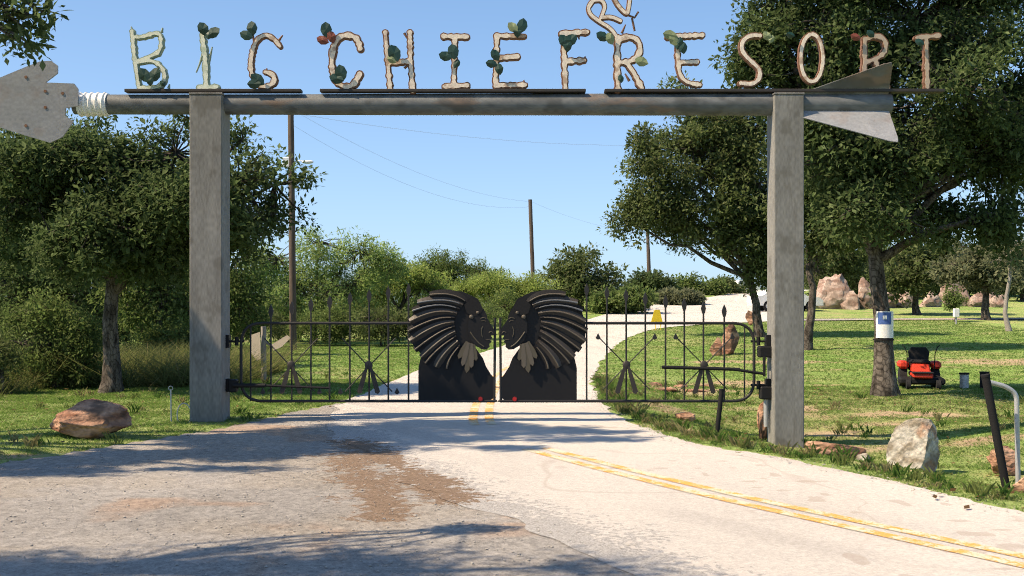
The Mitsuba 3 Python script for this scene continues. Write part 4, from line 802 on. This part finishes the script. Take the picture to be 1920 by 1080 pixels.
# notice on the trunk
k = thing('tree_notice', 'white notice with a blue emblem wrapped on the oak trunk', 'notice'); nd = 23.6
c = at(1656, 608, nd); th = np.linspace(-1.15, 1.15, 13); R = .236
def wrap(z0, z1, t0, t1, R, thick=.006, n=13):
    th = np.linspace(t0, t1, n); v = []
    for rr in (R, R - thick):
        for z in (z0, z1): v.append(np.stack([c[0] + rr * np.sin(th), c[1] - rr * np.cos(th), z + 0 * th], 1))
    v = np.vstack(v); f = []
    for q in range(n - 1):
        f += [[q, q + 1, n + q + 1], [q, n + q + 1, n + q], [2 * n + q, 3 * n + q + 1, 2 * n + q + 1], [2 * n + q, 3 * n + q, 3 * n + q + 1]]
    return v, np.array(f)
obj('sheet', wrap(c[2] - .29, c[2] + .28, -1.0, .75, R), 'm_white', k)
obj('emblem', wrap(c[2] + .0, c[2] + .26, -.78, .42, R + .003, .002), 'm_blue_print', k)
obj('mark', wrap(c[2] + .11, c[2] + .19, -.35, .0, R + .006, .002), 'm_white', k)
obj('strap', wrap(c[2] - .345, c[2] - .31, -1.5, 1.5, R - .006, .01), 'm_black_dull', k)
# small pale utility box on the lawn
k = thing('meter_box', 'small pale grey box on a stake under the far sapling', 'utility box'); d = 56; b = foot(1793, d)
obj('case', box(b[0] - .14, b[0] + .14, d - .1, d + .1, b[2] + .35, b[2] + .8, .03), 'm_white', k); obj('stake', tube([b - [0, 0, .2], b + [0, 0, .4]], .04, 8), 'm_galv', k)

# ------------------------------------------------------------------ riding mower
def mower():
    k = thing('riding_mower', 'red and black riding mower parked on the lawn by the oak', 'lawn mower')
    d = 25.6; b = foot(1726, d); rz = math.radians(-14)
    def t(m):
        m = m.copy() if isinstance(m, trimesh.Trimesh) else trimesh.Trimesh(m[0], m[1], process=False)
        m.vertices = m.vertices * .9
        return turned(m, rz, b)
    for s in (-1, 1):
        w = obj('rear_wheel', t(tube([[s * .40 - .10, .38, .27], [s * .40 - .085, .38, .27], [s * .40 + .085, .38, .27], [s * .40 + .10, .38, .27]], [.22, .27, .27, .22], 20)), 'm_rubber', k, smooth=40)
        obj('rim', t(tube([[s * .40 - .104, .38, .27], [s * .40 + .104, .38, .27]], .12, 14)), 'm_black', w)
        obj('front_wheel', t(tube([[s * .36 - .05, -.62, .13], [s * .36 + .05, -.62, .13]], .13, 16)), 'm_rubber', k, smooth=40)
        obj('fork', t(tube(bend([[s * .36, -.62, .13], [s * .36 + .07, -.62, .15], [s * .36 + .07, -.6, .33], [s * .30, -.55, .36]], .04, 4), .022, 6)), 'm_black', k)
        obj('fender', t(box(s * .40 - .13, s * .40 + .13, .08, .66, .50, .70, .06)), 'm_red', k)
        obj('lap_bar', t(tube(bend([[s * .33, -.02, .50], [s * .34, -.12, .92], [s * .40, -.10, 1.08], [s * .46, -.08, 1.12]], .06, 4), .014, 6)), 'm_black', k)
    obj('deck', t(box(-.56, .56, -.45, .15, .12, .30, .05)), 'm_black', k)
    obj('chassis', t(box(-.24, .24, -.62, .62, .30, .42, .03)), 'm_red', k)
    obj('foot_plate', t(box(-.26, .26, -.66, -.25, .42, .45, .01)), 'm_black_dull', k)
    obj('front_cowl', t(trimesh.Trimesh([[-.22, -.25, .45], [.22, -.25, .45], [-.24, .10, .45], [.24, .10, .45], [-.17, -.12, .62], [.17, -.12, .62], [-.22, .10, .66], [.22, .10, .66]]).convex_hull), 'm_red', k)
    s_ = obj('seat', t(box(-.25, .25, -.05, .40, .62, .74, .05)), 'm_black_dull', k)
    obj('backrest', t(trimesh.Trimesh([[x, y, z] for x, z in ((-.24, .74), (.24, .74), (-.26, .94), (.26, .94), (-.18, 1.05), (.18, 1.05)) for y in (.34 + (z - .74) * .2, .45 + (z - .74) * .2)]).convex_hull), 'm_black_dull', s_)
    obj('engine', t(box(-.26, .26, .45, .88, .42, .80, .07)), 'm_black', k)

mower()

# ------------------------------------------------------------------ vehicles on the hill
def vehicle(kind, label, px, d, heading, paint):
    k = thing('pickup_truck' if kind == 'truck' else 'parked_car', label, kind)
    b = foot(px, d); t = lambda m: turned(m, heading, b)
    W = .95 if kind == 'truck' else .88
    if kind == 'truck':
        prof = Polygon([(-2.7, .45), (-2.75, .95), (-2.6, 1.05), (-.55, 1.08), (-.35, 1.15), (-.15, 1.78), (.0, 1.84), (1.0, 1.82), (1.15, 1.74), (1.65, 1.15), (2.6, 1.02), (2.75, .9), (2.78, .45)])
        for xw in (-1.75, 1.75): prof = prof.difference(Point(xw, .40).buffer(.45))
        obj('body', t(extrude(prof, -W, W)), paint, k)
        for s in (-1, 1):
            obj('window', t(extrude(Polygon([(-.22, 1.2), (-.05, 1.70), (.48, 1.72), (.48, 1.2)]), s * W - .004 * s, s * (W + .012))), 'm_window', k)
            obj('window', t(extrude(Polygon([(.56, 1.2), (.56, 1.72), (1.0, 1.70), (1.45, 1.2)]), s * W - .004 * s, s * (W + .012))), 'm_window', k)
        obj('windscreen', t(trimesh.Trimesh([[1.20, y, 1.71] for y in (-.8, .8)] + [[1.64, y, 1.19] for y in (-.85, .85)] + [[1.24, y, 1.73] for y in (-.8, .8)] + [[1.68, y, 1.21] for y in (-.85, .85)]).convex_hull), 'm_window', k)
        obj('grille', t(box(2.77, 2.80, -.5, .5, .62, .88)), 'm_black', k); obj('bumper', t(box(2.72, 2.88, -.92, .92, .42, .58, .03)), 'm_galv', k)
        for s in (-1, 1): obj('headlight', t(box(2.70, 2.79, s * .72 - .16, s * .72 + .16, .68, .86, .02)), 'm_galv', k)
        wheels = [(-1.75, .40), (1.75, .40)]
    else:
        prof = Polygon([(-2.2, .35), (-2.28, .62), (-2.2, .95), (-1.75, 1.02), (-1.15, 1.38), (-.2, 1.46), (.45, 1.40), (1.15, .98), (2.0, .86), (2.22, .66), (2.22, .35)])
        for xw in (-1.38, 1.40): prof = prof.difference(Point(xw, .32).buffer(.36))
        obj('body', t(extrude(prof, -W, W)), paint, k)
        for s in (-1, 1):
            obj('window', t(extrude(Polygon([(-1.5, 1.04), (-1.08, 1.32), (-.3, 1.39), (-.3, 1.0)]), s * W - .004 * s, s * (W + .012))), 'm_window', k)
            obj('window', t(extrude(Polygon([(-.22, 1.0), (-.22, 1.39), (.42, 1.33), (.95, 1.0)]), s * W - .004 * s, s * (W + .012))), 'm_window', k)
            obj('headlight', t(box(2.16, 2.24, s * .62 - .16, s * .62 + .16, .62, .76, .02)), 'm_galv', k)
        obj('windscreen', t(trimesh.Trimesh([[.47, y, 1.40] for y in (-.7, .7)] + [[1.13, y, 1.0] for y in (-.78, .78)] + [[.50, y, 1.42] for y in (-.7, .7)] + [[1.16, y, 1.02] for y in (-.78, .78)]).convex_hull), 'm_window', k)
        obj('bumper', t(box(2.18, 2.28, -.8, .8, .34, .5, .03)), 'm_black_dull', k)
        wheels = [(-1.38, .32), (1.40, .32)]
    for xw, rr in wheels:
        for s in (-1, 1):
            w = obj('wheel', t(tube([[xw, s * (W - .26), rr], [xw, s * (W - .02), rr]], rr, 18)), 'm_rubber', k, smooth=40)
            obj('hub', t(tube([[xw, s * (W - .02), rr], [xw, s * (W + .0), rr]], .2, 12)), 'm_galv', w)
vehicle('car', 'white car parked by the hill road behind the right post', 1472, 71.0, math.radians(6), 'm_white')
vehicle('truck', 'white truck just showing over the hilltop left of the thin oak trunk', 1384, 150, math.radians(6), 'm_white')
vehicle('truck', 'pale blue truck just showing over the hilltop above the yellow sign', 1297, 155, math.radians(25), 'm_pale_blue')

# ------------------------------------------------------------------ far woods that close the view
r = rng(99); pts = []
for i in range(900):
    u = r.rand(); px = -700 + 3400 * u; d = 240 + 90 * r.rand(); x = (px - 960) / F * d
    if 1150 < px < 1480: hmax = 2.2
    elif px < 700: hmax = 8
    else: hmax = 4.2
    pts.append((x, d, float(H(x, d)) + .3 + hmax * r.rand() ** 1.4))
near = []
for i in range(520):
    left = i % 5 < 3; px = -300 + 1150 * r.rand() if left else 1540 + 700 * r.rand(); d = (60 if left else 96) + 14 * r.rand(); x = (px - 960) / F * d
    near.append((x, d, float(H(x, d)) + .2 + (3.2 if left else 4.2) * r.rand() ** 1.3))
va, fa, ca = leaves_mesh(r, np.array(pts), 2.2 + 1.2 * r.rand(len(pts)), 32, 1.0, .6, OAK)
vb, fb, cb = leaves_mesh(r, np.array(near), .7 + .5 * r.rand(len(near)), 70, .24, .5, MID)
v, f, c = np.vstack([va, vb]), np.vstack([fa, fb + len(va)]), np.vstack([ca, cb])
obj('distant_woods', (v, f), 'm_leaf', color=c); tag('distant_woods', 'distant line of woods along the horizon', 'woods', kind='stuff')
